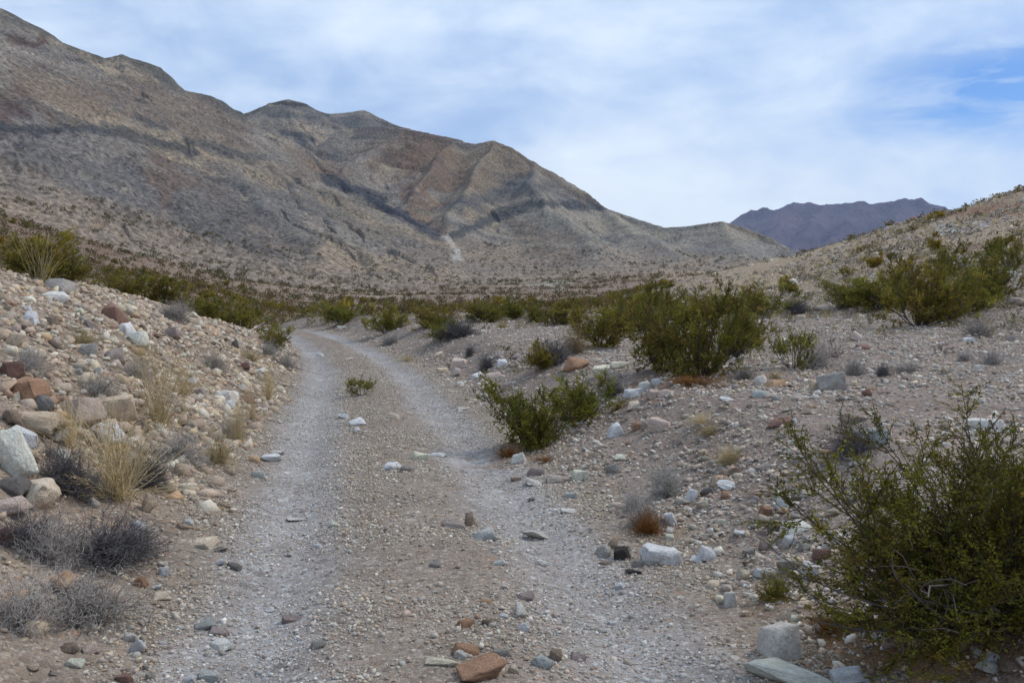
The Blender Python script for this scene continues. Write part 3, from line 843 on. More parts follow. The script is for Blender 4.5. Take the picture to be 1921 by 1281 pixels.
 (1478, 1074, 32, 26, 'grey', 'grey rock left of the knobbly white rock'),
 (1436, 1030, 24, 20, 'mauve', 'mauve rock left of the white cube'),
 (1545, 1050, 30, 24, 'red brown', 'red brown rock behind the knobbly white rock'),
 (1432, 1082, 28, 18, 'white', 'white rock above the tiny olive shrub'),
 (1371, 1136, 24, 26, 'pale grey', 'leaning pale stone left of the tiny olive shrub'),
 (1400, 1156, 24, 14, 'pale tan', 'tan chip in front of the leaning pale stone'),
 (1500, 1164, 30, 12, 'cream', 'cream stone behind the rough pale boulder'),
 (1370, 916, 46, 16, 'white', 'white blade of rock on the right slope'),
 (1345, 910, 18, 18, 'tan', 'round tan stone left of the white blade'),
 (1328, 926, 28, 14, 'dark grey', 'dark stone left of the white blade'),
 (1370, 892, 36, 16, 'brown', 'brown slab behind the white blade'),
 (1297, 940, 16, 24, 'white', 'white stone standing on end on the right slope'),
 (1260, 984, 20, 26, 'white', 'white stone right of the rust coloured tuft'),
 (1258, 1012, 18, 12, 'cream', 'cream pebble in front of the rust coloured tuft'),
 (1365, 935, 22, 14, 'orange brown', 'orange stone below the white blade of rock'),
 (1466, 936, 24, 19, 'cream', 'pointed cream stone on the right slope'),
 (1500, 936, 30, 14, 'brown', 'brown stone right of the pointed cream stone'),
 (1440, 968, 22, 20, 'orange brown', 'orange brown stone below the pointed cream stone'),
 (1390, 1006, 24, 12, 'white', 'white pebble on the lower right slope'),
 (1352, 983, 20, 12, 'cream', 'cream pebble on the lower right slope'),
 (1566, 733, 52, 38, 'grey', 'dark sided grey boulder among grey shrubs right'),
 (1540, 732, 34, 22, 'tan', 'tan rock leaning on the dark sided boulder'),
 (1456, 728, 36, 18, 'orange tan', 'orange tan block left of the dark sided boulder'),
 (1427, 723, 26, 22, 'pale grey', 'pale rock left of the orange tan block'),
 (1432, 746, 38, 15, 'blue grey', 'flat blue grey stone below the orange tan block'),
 (1365, 752, 26, 10, 'white', 'white chip in front of the big green bush'),
 (1468, 798, 50, 17, 'red brown', 'flat red slab on the right terrace'),
 (1490, 794, 12, 10, 'white', 'white pebble at the end of the red slab'),
 (1606, 794, 50, 20, 'brown', 'low brown rock above the dead branches'),
 (1650, 834, 42, 34, 'blue grey', 'blue grey pyramid rock on the dead branches'),
 (1862, 808, 74, 27, 'pale grey', 'long pale grey rock at the right edge'),
 (1610, 638, 22, 16, 'pinkish', 'pinkish rock behind the right terrace shrubs'),
 (1625, 655, 28, 10, 'red brown', 'small red brown rock on the back terrace'),
 (1820, 640, 20, 8, 'white', 'white chip near the right shrub group'),
 (1080, 692, 50, 26, 'orange brown', 'tilted orange brown slab beside the big green bush'),
 (1068, 655, 22, 12, 'pinkish', 'pinkish stone behind the tilted slab'),
 (1130, 708, 36, 24, 'pale tan', 'pale angular block right of the tilted slab'),
 (1152, 712, 34, 18, 'pinkish grey', 'pinkish block right of the pale angular block'),
 (1165, 690, 34, 14, 'pale tan', 'pale slab behind the pinkish block'),
 (1190, 744, 36, 18, 'white', 'white rock left of the big green bush base'),
 (1210, 734, 26, 20, 'pale grey', 'pale leaning slab beside the white rock'),
 (1232, 722, 18, 15, 'white', 'small white cube at the big green bush foot'),
 (1228, 746, 28, 16, 'pinkish', 'pink stone below the small white cube'),
 (1250, 744, 30, 14, 'pinkish', 'pinkish stone right of the pink stone'),
 (1190, 766, 30, 16, 'pale tan', 'pale pointed slab below the white rock'),
 (1155, 818, 32, 26, 'white', 'white rock on the slope right of trackside bush'),
 (1195, 806, 22, 17, 'orange brown', 'orange stone beside the slope white rock'),
 (1214, 808, 24, 20, 'pinkish grey', 'pinkish slab right of the orange slope stone'),
 (1242, 808, 46, 26, 'pinkish', 'big pinkish leaning slab on the right slope'),
 (943, 686, 20, 14, 'white', 'white stone right of the round dark bush'),
 (898, 708, 26, 10, 'white', 'white flat stone below the round dark bush'),
 (862, 688, 34, 18, 'pinkish', 'pinkish boulder left of the round dark bush'),
 (858, 706, 26, 18, 'pinkish grey', 'pinkish stone in front of the pinkish boulder'),
 (832, 702, 24, 14, 'tan', 'tan stone right of the yellow grass patch'),
 (825, 672, 16, 12, 'pale tan', 'pale stone behind the yellow grass patch'),
 (925, 712, 34, 16, 'pinkish', 'low pinkish rock right of the flat white stone'),
 (868, 770, 20, 8, 'pale grey', 'pale chip at the right track edge'),
]
n_used = 0
HAND_XY = []
ru = np.array([q[0] for q in ROCKS], float); rv = np.array([q[1] for q in ROCKS], float)
rx, ry = raycast(ru, np.minimum(rv, 1300))
ANCH = []
def put_rock(x, y, w, h, c, seed, depth=None, sink=.24, tilt=.16):
    rg = np.random.default_rng(seed)
    z = float(ground(np.array([x]), np.array([y]))[0])
    o = bpy.data.objects.new('rock', HI_ME[seed % len(HI_ME)])
    C.objects.link(o)
    al = math.atan2(EYE - z, math.hypot(x, y)); sa = max(math.sin(al), .02)      # how steeply one looks down on it
    dep = min(w * rg.uniform(.6, .9), .62 * h / sa)
    dep = max(dep, w * .3)
    hh = max((h - dep * sa * .8) / math.cos(al), h * .3, w * .14) * 1.25
    if hh > dep: dep = hh * .9
    o.scale = (w * 1.02, dep, hh)
    o.rotation_euler = (rg.normal() * tilt, rg.normal() * tilt, rg.normal() * .35 + (math.pi if seed & 1 else 0))
    o.location = (x, y + dep * .35, z + hh * (.5 - sink))
    g = lin(c); col = (g * .66 + lin((168, 158, 150)) * .12 + g.mean() * .22) * np.array([1.03, 1.0, .93]) * rg.uniform(1.15, 1.3); col = np.minimum(col * (1 + .45 * sstep((col.mean() - .3) / .3)), .9)
    o.color = (*col.tolist(), 1)
    return o
for i, (u, v, w, h, c, lab) in enumerate(ROCKS):
    x, y = float(rx[i]), float(ry[i])
    s = math.hypot(y, EYE) / F
    o = put_rock(x, y, w * s, h * s, CN[c], 50 + i * 7)
    tag(o, lab, 'rock')
    HAND_XY.append((x, y))

# ------------------------------------------------------------------ plants: stems as thin tubes, leaves as small blades
def tubes(P, rad, sides=3):
    n, k, _ = P.shape
    T = np.gradient(P, axis=1); T /= np.linalg.norm(T, axis=2, keepdims=True) + 1e-9
    ref = np.array([.31, .87, .38]); A = np.cross(T, ref); A /= np.linalg.norm(A, axis=2, keepdims=True) + 1e-9
    B = np.cross(T, A)
    an = np.arange(sides) * 2 * np.pi / sides
    V = P[:, :, None, :] + rad[:, :, None, None] * (np.cos(an)[None, None, :, None] * A[:, :, None, :] + np.sin(an)[None, None, :, None] * B[:, :, None, :])
    b = (np.arange(n) * k * sides)[:, None, None] + (np.arange(k - 1) * sides)[None, :, None]
    j = np.arange(sides)[None, None, :]; j2 = (j + 1) % sides
    f = np.stack([b + j, b + j2, b + sides + j2, b + sides + j], -1).reshape(-1, 4)
    return V.reshape(-1, 3), f
def norm(a): return a / (np.linalg.norm(a, axis=-1, keepdims=True) + 1e-9)
def grow(rg, start, direc, length, k=6, bend=.25, up=.15):
    n = len(start)
    P = np.zeros((n, k, 3)); P[:, 0] = start
    d = norm(direc)
    for i in range(1, k):
        d = norm(d + rg.normal(size=(n, 3)) * bend / math.sqrt(k) + np.array([0, 0, up / k]))
        P[:, i] = P[:, i - 1] + d * (length / (k - 1))[:, None]
    return P
def along(P, t):
    """points and directions at parameter t (n,) on polylines P (n,k,3)"""
    k = P.shape[1]; s = np.clip(t, 0, .9999) * (k - 1); i = s.astype(int); f = (s - i)[:, None]
    j = np.arange(len(P))
    a, b = P[j, i], P[j, i + 1]
    return a + (b - a) * f, norm(b - a)
def leaves(rg, pos, direc, size, asp=.55):
    n = len(pos)
    d = norm(direc + rg.normal(size=(n, 3)) * .7)
    s = norm(np.cross(d, rg.normal(size=(n, 3))))
    L = (size * rg.uniform(.6, 1.4, n))[:, None]
    V = np.stack([pos, pos + d * L * .55 + s * L * asp * .5, pos + d * L * 1.05, pos + d * L * .5 - s * L * asp * .5], 1)
    return V.reshape(-1, 3), np.arange(n * 4).reshape(n, 4)
GREENS = lin(np.array([(150, 144, 50), (134, 130, 44), (112, 110, 42), (166, 156, 72), (142, 122, 56), (122, 120, 54)]))
def creosote(seed, nst=16, nbr=7, ntw=6, nleaf=16, leaf=.02, stem_r=.006, spread=.75, low=.15, lean=(0, 0)):
    """unit bush: about 1 m high; returns stem mesh data, leaf mesh data"""
    rg = np.random.default_rng(seed)
    a = rg.uniform(0, 2 * np.pi, nst); tl = rg.uniform(.08, 1.0, nst) ** .8 * spread * 1.15
    d = np.stack([np.cos(a) * np.sin(tl) + lean[0], np.sin(a) * np.sin(tl) + lean[1], np.cos(tl)], -1)
    st = np.stack([np.cos(a) * .05, np.sin(a) * .05, np.full(nst, -.04)], -1)
    P1 = grow(rg, st, d, rg.uniform(.38, 1.0, nst) * (1 - .22 * np.sin(a * 2 + seed)), 8, .3, .25)
    r1 = stem_r * np.linspace(1, .35, 8)[None] * rg.uniform(.7, 1.3, nst)[:, None]
    i2 = np.repeat(np.arange(nst), nbr); t2 = rg.uniform(low, .95, len(i2))
    p, dd = along(P1[i2], t2)
    P2 = grow(rg, p, dd + rg.normal(size=p.shape) * .55, rg.uniform(.12, .46, len(i2)) * (1.15 - t2 * .55), 6, .4, .25)
    r2 = stem_r * .45 * np.linspace(1, .4, 6)[None] * np.ones((len(i2), 1))
    i3 = np.repeat(np.arange(len(i2)), ntw); t3 = rg.uniform(.25, 1, len(i3))
    p, dd = along(P2[i3], t3)
    P3_ = grow(rg, p, dd + rg.normal(size=p.shape) * .6, rg.uniform(.06, .17, len(i3)), 4, .4, .2)
    r3 = stem_r * .22 * np.ones((len(i3), 4))
    V1, F1 = tubes(P1, r1, 4); V2, F2 = tubes(P2, r2); V3, F3 = tubes(P3_, r3)
    SV = np.concatenate([V1, V2, V3]); SF = np.concatenate([F1, F2 + len(V1), F3 + len(V1) + len(V2)])
    sc = np.concatenate([np.tile(lin((86, 80, 76)), (len(V1), 1)), np.tile(lin((96, 84, 72)), (len(V2), 1)), np.tile(lin((104, 92, 66)), (len(V3), 1))])
    i4 = np.repeat(np.arange(len(i3)), nleaf); t4 = rg.uniform(0, 1, len(i4))
    p, dd = along(P3_[i4], t4)
    p = p + rg.normal(size=p.shape) * .006
    LV, LF = leaves(rg, p, dd, np.full(len(p), leaf))
    # each branch has its own tone, some yellowed, some rusty low down
    tone = rg.integers(0, len(GREENS), len(i2)); bright = rg.uniform(.75, 1.25, len(i3))
    lc = GREENS[tone[i3[i4]]] * bright[i4][:, None] * rg.uniform(.8, 1.2, len(i4))[:, None]
    dead = (rg.uniform(size=len(i3)) < .07)[i4]
    lc[dead] = lin((120, 92, 50)) * rg.uniform(.7, 1.1, dead.sum())[:, None]
    return (SV, SF, sc), (LV, LF, np.repeat(lc, 4, 0))
def make_bush(name, stems, fol, sname='stems', fname='foliage'):
    a = mesh_np(sname, stems[0], stems[1], mat=M_WOOD, col=stems[2])
    b = mesh_np(fname, fol[0], fol[1], mat=M_LEAF, col=fol[2])
    return (sname, a), (fname, b)
def put_bush(kind, parts, x, y, sx, sy, sz, rz, label, cat, group=None, tint=(1, 1, 1), dz=0.0):
    z = float(ground(np.array([x]), np.array([y]))[0])
    e = bpy.data.objects.new(kind, None); C.objects.link(e)
    e.empty_display_size = .1
    e.location = (x, y, z - .01 + dz); e.rotation_euler = (0, 0, rz); e.scale = (sx, sy, sz)
    tag(e, label, cat, group)
    for nm, me in parts:
        o = bpy.data.objects.new(nm, me); C.objects.link(o); o.parent = e
        o.color = (*tint, 1)
    return e
CREO = [make_bush('creosote_bush', *creosote(500 + i, 22, 7, 8, 13, .026, .0075, .72 + .1 * (i % 2), .05)) for i in range(4)]
CREO_FAR = [make_bush('creosote_bush', *creosote(520 + i, 16, 6, 5, 9, .07, .007, .8, .05)) for i in range(4)]
SPARSE = [make_bush('creosote_bush', *creosote(540 + i, 15, 6, 6, 14, .026, .009, .8, .35)) for i in range(2)]

def twig_dome(seed, n=300, nb=8, r=.0036, c=((192, 186, 178), (128, 120, 112)), flat=1.0, tips=None):
    rg = np.random.default_rng(seed)
    a = rg.uniform(0, 2 * np.pi, n); tl = np.arccos(rg.uniform(.02, 1, n))
    d = np.stack([np.cos(a) * np.sin(tl), np.sin(a) * np.sin(tl), np.cos(tl) * flat], -1)
    st = rg.normal(size=(n, 3)) * np.array([.06, .06, .01])
    P1 = grow(rg, st, d, rg.uniform(.3, .9, n) * (1 + .3 * np.sin(a * 3 + seed) * np.sin(tl * 2.5 + seed)), 7, 1.15, .1)
    i2 = np.repeat(np.arange(n), nb); t2 = rg.uniform(.3, 1, len(i2))
    p, dd = along(P1[i2], t2)
    P2 = grow(rg, p, dd + rg.normal(size=p.shape) * .7, rg.uniform(.06, .22, len(i2)), 5, 1.2, .1)
    V1, F1 = tubes(P1, r * np.linspace(1.2, .6, 7)[None] * np.ones((n, 1))); V2, F2 = tubes(P2, r * .6 * np.ones((len(i2), 5)))
    c1 = lin(c[1]) * rg.uniform(.7, 1.2, (n, 1)); c2 = lin(c[0]) * rg.uniform(.7, 1.25, (len(i2), 1))
    if tips is not None:
        k = rg.uniform(size=len(i2)) < .4; c2[k] = lin(tips) * rg.uniform(.8, 1.2, (k.sum(), 1))
    return (V1, F1, np.repeat(c1, 21, 0)), (V2, F2, np.repeat(c2, 15, 0))
def make_twigs(*a, **k):
    s, f = twig_dome(*a, **k)
    return (('branches', mesh_np('branches', *s[:2], mat=M_WOOD, col=s[2])), ('twigs', mesh_np('twigs', *f[:2], mat=M_WOOD, col=f[2])))
GREY = [make_twigs(600 + i) for i in range(3)]
DARKG = [make_twigs(610 + i, 420, 7, .0036, ((128, 124, 124), (84, 78, 76))) for i in range(2)]
TANG = [make_twigs(620 + i, 300, 6, .003, ((200, 180, 136), (164, 140, 98)), 1.0, (214, 200, 154)) for i in range(2)]
RUST = [make_twigs(630, 300, 6, .0035, ((150, 104, 50), (116, 74, 36)))]
PINKT = [make_twigs(640, 26, 8, .006, ((126, 104, 106), (110, 84, 86)), 2.2)]
def straw(seed, n=240, spread=.72, r=.0026, cols=((232, 214, 172), (216, 192, 142), (186, 160, 116)), heads=True):
    rg = np.random.default_rng(seed)
    a = rg.uniform(0, 2 * np.pi, n); tl = np.abs(rg.normal(size=n)) * spread
    d = np.stack([np.cos(a) * np.sin(tl), np.sin(a) * np.sin(tl), np.cos(tl)], -1)
    st = rg.normal(size=(n, 3)) * np.array([.05, .05, .0])
    P = grow(rg, st, d, rg.uniform(.45, 1.05, n), 8, .22, -.25)
    V, Fc = tubes(P, r * np.linspace(1.2, .4, 8)[None] * np.ones((n, 1)))
    pal = lin(np.array(cols)); c = pal[rg.integers(0, len(cols), n)] * rg.uniform(.8, 1.2, (n, 1))
    out = [('stalks', mesh_np('stalks', V, Fc, mat=M_WOOD, col=np.repeat(c, 24, 0)))]
    i2 = np.repeat(np.arange(n), 9); t2 = rg.uniform(.55, 1, len(i2)); p, dd = along(P[i2], t2)
    LV, LF = leaves(rg, p, dd, np.full(len(p), .035), .16)
    c2 = np.repeat(pal[rg.integers(0, len(cols), len(p))] * rg.uniform(.8, 1.2, (len(p), 1)), 4, 0)
    if heads: out.append(('seed_heads', mesh_np('seed_heads', LV, LF, mat=M_LEAF, col=c2)))
    return tuple(out)
STRAW = [straw(700), straw(701, 150, .9), straw(702, 240, .8)]
STALK = [straw(710, 60, .38, .006, ((190, 178, 132), (160, 146, 104)), False)]

# ---- plants one can single out: kind, u, v of the base, width px, height px, label, (distance or None), tint
GB = 'creosote_bush'
PLANTS = [
 ('green', 1005, 846, 190, 162, 'big bright green bush at the right edge of the track', None),
 ('green', 1082, 798, 160, 112, 'green bush leaning up the slope behind the trackside bush', None),
 ('green', 1246, 704, 150, 168, 'tall green bush, left half of the big terrace clump', None),
 ('green', 1318, 714, 170, 190, 'tallest green bush, front of the big terrace clump', None),
 ('sparse', 1404, 690, 110, 110, 'thin green bush at the right side of the big clump', 15.5),
 ('sparse', 1494, 694, 95, 100, 'small dark stemmed green bush on open terrace', None),
 ('green', 1130, 652, 150, 100, 'wide olive bush behind and left of the big clump', None),
 ('green', 1205, 640, 130, 112, 'olive bush behind the big terrace clump', 22),
 ('green', 1290, 620, 130, 86, 'green bush peeking over the big terrace clump', 27),
 ('green', 1430, 598, 140, 76, 'dense dark green bush on the rise behind the clump', 30),
 ('green', 1345, 598, 110, 62, 'low dark green bush left of the dense rise bush', 32),
 ('dry', 1080, 664, 80, 60, 'dry brown twiggy shrub left of the olive bushes', None),
 ('green', 1660, 582, 150, 78, 'wide dark green bush, left of the right hand group', None),
 ('green', 1740, 612, 130, 130, 'tall dark green bush, middle of the right hand group', None),
 ('green', 1830, 586, 130, 100, 'dark green bush at the end of the right hand group', None),
 ('green', 1785, 520, 80, 64, 'green bush rising behind the right hand group', None),
 ('green', 1605, 578, 110, 60, 'low dark bush at the left end of the right hand group', None),
 ('green', 1868, 566, 110, 96, 'dark bush spreading from the right hand group to the right', None),
 ('green', 1705, 560, 110, 80, 'dark bush filling the middle of the right hand group', None),
 ('green', 1785, 604, 110, 84, 'broad bush low in the right hand group', None),
 ('green', 1160, 618, 120, 80, 'olive bush in the middle of the olive row', 24),
 ('green', 1378, 672, 110, 120, 'green bush at the right shoulder of the big clump', None),
 ('sparse', 1900, 500, 70, 60, 'thin bush on the slope at the right edge', None),
 ('sparse', 1590, 520, 40, 26, 'small bush above the right hand group', None),
 ('green', 640, 611, 86, 48, 'low olive bush where the track bends, leftmost of three', None),
 ('green', 722, 626, 92, 62, 'round green bush at the right of the track bend', None),
 ('green', 812, 616, 88, 54, 'green bush right of the round bend bush', None),
 ('green', 830, 640, 80, 50, 'yellow green bush in front of the bend bushes', None),
 ('green', 912, 606, 96, 52, 'green bush further right of the bend bushes', None),
 ('green', 965, 600, 70, 46, 'small green bush left of the olive row', None),
 ('green', 1010, 606, 60, 44, 'pale green bush at the left end of the olive row', None),
 ('green', 1050, 612, 90, 60, 'olive bush at the left of the olive row', None),
 ('green', 30, 535, 140, 120, 'tall dark olive bush on the left bank crest', 15.5),
 ('green', 100, 535, 110, 76, 'brownish olive bush right of the crest stalks', 16.5),
 ('green', 215, 560, 110, 60, 'olive bush behind the left bank, left of a pair', 22),
 ('green', 290, 562, 110, 62, 'olive bush behind the left bank, right of a pair', 23),
 ('green', 385, 592, 90, 50, 'green bush behind the left bank slope', 27),
 ('green', 450, 612, 110, 56, 'bright green bush where the left bank ends', 29),
 ('green', 512, 652, 74, 52, 'yellowish bush at the left edge of the far track', None),
 ('sparse', 674, 744, 66, 50, 'small straggly green shrub between the wheel tracks', None),
 ('low', 1456, 1132, 74, 56, 'tiny olive shrub beside the right foreground bush', None),
 ('green', 1020, 694, 80, 58, 'olive tangled bush behind the trackside bush', None),
 ('grey', 130, 1176, 210, 96, 'low grey twiggy bush in the left foreground', None),
 ('grey', 20, 1180, 150, 100, 'pale grey twiggy bush cut off by the left edge', None),
 ('dark', 170, 1062, 220, 88, 'dark tangled dead brush spreading left of the track', None),
 ('grey', 70, 1055, 130, 90, 'silver twigged bush behind the low foreground bush', None),
 ('dark', 110, 925, 130, 84, 'dark grey bush left of the tall straw grass', None),
 ('dark', 262, 915, 110, 72, 'dark grey bush right of the tall straw grass', None),
 ('grey', 325, 868, 110, 62, 'grey bush beside the dense tan bush', None),
 ('grey', 432, 822, 66, 52, 'bluish grey bush above the dense tan bush', None),
 ('grey', 172, 742, 90, 50, 'grey bush behind the tan boulder on the bank', None),
 ('grey', 45, 692, 80, 44, 'grey bush on the rubble at the left edge', None),
 ('grey', 322, 600, 76, 40, 'pale pinkish grey bush near the left bank crest', None),
 ('grey', 500, 668, 50, 34, 'grey bush below the yellowish trackside bush', None),
 ('grey', 536, 690, 50, 34, 'grey bush at the foot of the left bank end', None),
 ('white', 1252, 935, 100, 80, 'silver white twiggy bush behind the rust tuft', None),
 ('grey', 1205, 990, 80, 60, 'grey bush left of the rust coloured tuft', None),
 ('dark', 912, 697, 42, 36, 'round dark grey bush right of the track', None),
 ('dark', 882, 668, 30, 22, 'small round grey bush behind the dark one', None),
 ('dark', 1042, 684, 80, 50, 'dark grey bush under the olive tangled bush', None),
 ('dark', 862, 634, 90, 36, 'dark grey bush below the yellow green bush', None),
 ('grey', 730, 648, 50, 22, 'grey bush below the round bend bush', None),
 ('dark', 1150, 745, 56, 34, 'dark grey bush left of the white rocks', None),
 ('grey', 1608, 706, 56, 36, 'pale grey bush right of the dark sided boulder', None),
 ('dark', 1658, 706, 32, 26, 'small dark grey bush on the right terrace', None),
 ('grey', 1842, 632, 64, 36, 'pale grey bush in front of the right hand group', None),
 ('grey', 1868, 684, 50, 26, 'grey bush near the right edge of the terrace', None),
 ('grey', 1812, 678, 30, 20, 'small grey bush near the right edge of the terrace', None),
 ('grey', 1710, 696, 70, 24, 'low spreading grey bush right on the terrace', None),
 ('grey', 1540, 690, 70, 54, 'bare grey shrub right of the small green bush', None),
 ('pink', 1572, 672, 60, 66, 'bare reddish twigs right of the small green bush', None),
 ('grey', 1400, 712, 60, 26, 'low grey bush in front of the thin green bush', None),
 ('dark', 1612, 850, 110, 56, 'heap of dark dead branches left of the foreground bush', None),
 ('dark', 1500, 590, 50, 30, 'grey bush behind the open terrace', None),
 ('grey', 1315, 655, 50, 30, 'grey bush in the shade of the big clump', 19),
 ('straw', 195, 945, 210, 185, 'tall straw coloured grass clump on the left bank', None),
 ('dark', 232, 1040, 130, 60, 'dark brush reaching from the dead brush toward the track', None),
 ('dark', 30, 1030, 120, 74, 'dark grey brush by the dark red left edge stone', None),
 ('rust', 1300, 722, 120, 18, 'low rusty growth at the foot of the big terrace clump', None),
 ('rust', 955, 858, 70, 26, 'rusty fringe along the left foot of the trackside bush', None),
 ('rust', 1560, 1190, 100, 34, 'rust coloured dead growth under the foreground bush', None),
 ('tan', 1375, 872, 70, 36, 'tan tangled tuft in the middle of the right slope', None),
 ('tan', 1335, 818, 60, 24, 'small tan tuft higher on the right slope', None),
 ('grey', 250, 706, 60, 34, 'grey bush in the rubble above the golden grass', None),
 ('grey', 395, 690, 54, 30, 'small grey bush in the middle of the left bank', None),
 ('straw2', 445, 836, 70, 90, 'thin golden grass behind the dense tan bush', None),
 ('straw2', 262, 690, 70, 60, 'short golden grass below the mottled rock', None),
 ('grey', 1190, 960, 60, 44, 'faint grey bush at the edge above the rust tuft', None),
 ('straw2', 335, 742, 120, 70, 'sparse straw grass in the middle of the bank', None),
 ('straw2', 500, 752, 60, 76, 'thin straw grass beside the left wheel track', None),
 ('straw2', 285, 800, 190, 150, 'golden grass clump up the bank behind the tan boulder', None),
 ('tan', 402, 872, 84, 64, 'dense round tan bush at the foot of the bank', None),
 ('straw2', 120, 840, 120, 90, 'straw grass rising behind the tall clump', None),
 ('stalk', 62, 528, 90, 84, 'upright pale stalks on the left bank crest', None),
 ('tan', 466, 676, 46, 28, 'little tan tuft on the far left bank', None),
 ('tan', 146, 648, 70, 38, 'tan tuft on the rubble below the crest', None),
 ('straw2', 470, 790, 60, 70, 'sparse golden grass at the foot of the bank', None),
 ('rust', 1218, 1004, 78, 54, 'rust coloured tuft at the right track edge', None),
 ('straw2', 1370, 868, 90, 34, 'thin tan grass on the right slope', None),
 ('straw2', 1320, 800, 80, 24, 'faint dry grass high on the right slope', None),
 ('tan', 1456, 712, 30, 18, 'tiny tan tuft behind the orange tan block', None),
 ('tan', 942, 616, 28, 18, 'small yellow tuft right of the bend bushes', None),
 ('rust', 1022, 868, 60, 16, 'flat yellow brown tuft below the trackside bush', None),
 ('straw2', 764, 678, 60, 14, 'flat yellow grass patch on the right verge', None),
 ('tan', 430, 575, 28, 20, 'small yellowish tuft on the left bank crest', None),
]
KIN = {'green': (CREO, 'creosote_bush', 'bush', 1.28), 'sparse': (SPARSE, 'creosote_bush', 'bush', 1.35), 'low': (CREO, 'creosote_bush', 'bush', 1.28),
       'dry': (TANG, 'dry_shrub', 'shrub', 1.7), 'grey': (GREY, 'grey_shrub', 'shrub', 1.3), 'dark': (DARKG, 'grey_shrub', 'shrub', 1.3), 'white': (GREY, 'grey_shrub', 'shrub', 1.3),
       'pink': (PINKT, 'bare_shrub', 'shrub', 1.2), 'straw': (STRAW[:1], 'grass_clump', 'grass', 1.1), 'straw2': (STRAW[1:], 'grass_clump', 'grass', 1.4),
       'tan': (TANG, 'dry_tuft', 'tuft', 1.35), 'rust': (RUST, 'dry_tuft', 'tuft', 1.35), 'stalk': (STALK, 'stalk_clump', 'grass', 1.0)}
HGT = {'green': 1.0, 'sparse': 1.0, 'low': 1.0, 'dry': .72, 'grey': .68, 'dark': .68, 'white': .7, 'pink': 1.0, 'straw': .95, 'straw2': .85, 'tan': .72, 'rust': .7, 'stalk': .98}
TINT = {'low': (1.0, .98, .9), 'dry': (.62, .58, .56), 'white': (1.35, 1.35, 1.35), 'grey': (1.1, 1.08, 1.08)}
pu = np.array([q[1] for q in PLANTS], float); pv = np.array([q[2] for q in PLANTS], float)
plx, ply = raycast(pu, pv)
PLANT_POS = []
for i, (k, u, v, w, h, lab, dist) in enumerate(PLANTS):
    x, y = float(plx[i]), float(ply[i])
    if dist:
        q = pix_at(u, v, dist); x, y = float(q[0]), float(q[1])
        zg = float(ground(np.array([x]), np.array([y]))[0])
        uu, vv = project(x, y, zg)
        h = max(h * .6, h + (float(vv) - v))           # the top stays where the photo shows it
    s = math.hypot(x, y) / F
    protos, name, cat, ww = KIN[k]
    rg = np.random.default_rng(900 + i)
    hh = h * s / HGT[k]; W = w * s / ww
    tt = np.array(TINT.get(k, (1, 1, 1))) * rg.uniform(.72, 1.08)
    if k in ('green', 'sparse'): tt = tt * ((1, 1, 1), (1.04, .93, .9), (.86, .92, .85), (1.0, 1.0, 1.1), (.9, .86, .9))[int(rg.integers(5))]
    put_bush(name, protos[i % len(protos)], x, y + W * .25, W * 1.05, W, hh, rg.uniform(0, 6.28) if k != 'straw' else 0, lab, cat, tint=tuple(float(q_) for q_ in tt))
    PLANT_POS.append((x, y, W, k))
    ph = {'green': 'bush'}.get(k)
# the foreground bush on the right: a shape of its own, reaching over the verge
def big_bush():
    s, f = creosote(801, 38, 9, 11, 18, .0135, .007, 1.0, .04, (-.06, 0))
    s2, f2 = creosote(802, 24, 8, 8, 16, .019, .009, 1.2, .04, (-.15, 0))
    k2 = np.array([.62, .6, .5]); o2 = np.array([-.30, -.16, 0])
    s = (np.concatenate([s[0] * [1.0, .9, 1.0], s2[0] * k2 + o2]), np.concatenate([s[1], s2[1] + len(s[0])]), np.concatenate([s[2], s2[2]]))
    f = (np.concatenate([f[0] * [1.0, .9, 1.0], f2[0] * k2 + o2]), np.concatenate([f[1], f2[1] + len(f[0])]), np.concatenate([f[2], f2[2]]))
    a = mesh_np('stems', s[0], s[1], mat=M_WOOD, col=s[2]); b = mesh_np('foliage', f[0], f[1], mat=M_LEAF, col=f[2])
    x, y = raycast([1880], [1165]); x, y = float(x[0]), float(y[0])
    z = float(ground(np.array([x]), np.array([y]))[0])
    e = bpy.data.objects.new('creosote_bush', None); C.objects.link(e); e.location = (x, y, z); e.scale = (1.2, 1.0, 1.03)
    tag(e, 'large dark green foreground bush filling the lower right corner', 'bush')
    for nm, me in (('stems', a), ('foliage', b)):
        o = bpy.data.objects.new(nm, me); C.objects.link(o); o.parent = e; o.color = (.66, .66, .56, 1)
    rg = np.random.default_rng(5)
    n = 9
    st = np.tile(np.array([[-.05, -.1, .12]]), (n, 1)) + rg.normal(size=(n, 3)) * .06
    dr = np.stack([-np.ones(n), rg.uniform(-.5, .5, n), rg.uniform(-.05, .5, n)], -1)
    P = grow(rg, st, dr, rg.uniform(.4, .75, n), 9, .6, -.02)
    i2 = np.repeat(np.arange(n), 7); p, dd = along(P[i2], rg.uniform(.3, 1, len(i2)))
    P2 = grow(rg, p, dd + rg.normal(size=p.shape) * .5, rg.uniform(.08, .3, len(i2)), 6, .6, 0)
    V1, F1 = tubes(P, .006 * np.linspace(1.2, .4, 9)[None] * np.ones((n, 1)), 5); V2, F2 = tubes(P2, .0024 * np.ones((len(i2), 6)))
    me = mesh_np('bare_branches', np.concatenate([V1, V2]), np.concatenate([F1[:, :4], F2 + len(V1)]), mat=M_WOOD, col=np.tile(lin((104, 94, 90)), (len(V1) + len(V2), 1)))
    o = bpy.data.objects.new('bare_branches', me); C.objects.link(o); o.parent = e; o.color = (1, 1, 1, 1)
    PLANT_POS.append((x, y, .9, 'green'))
big_bush()
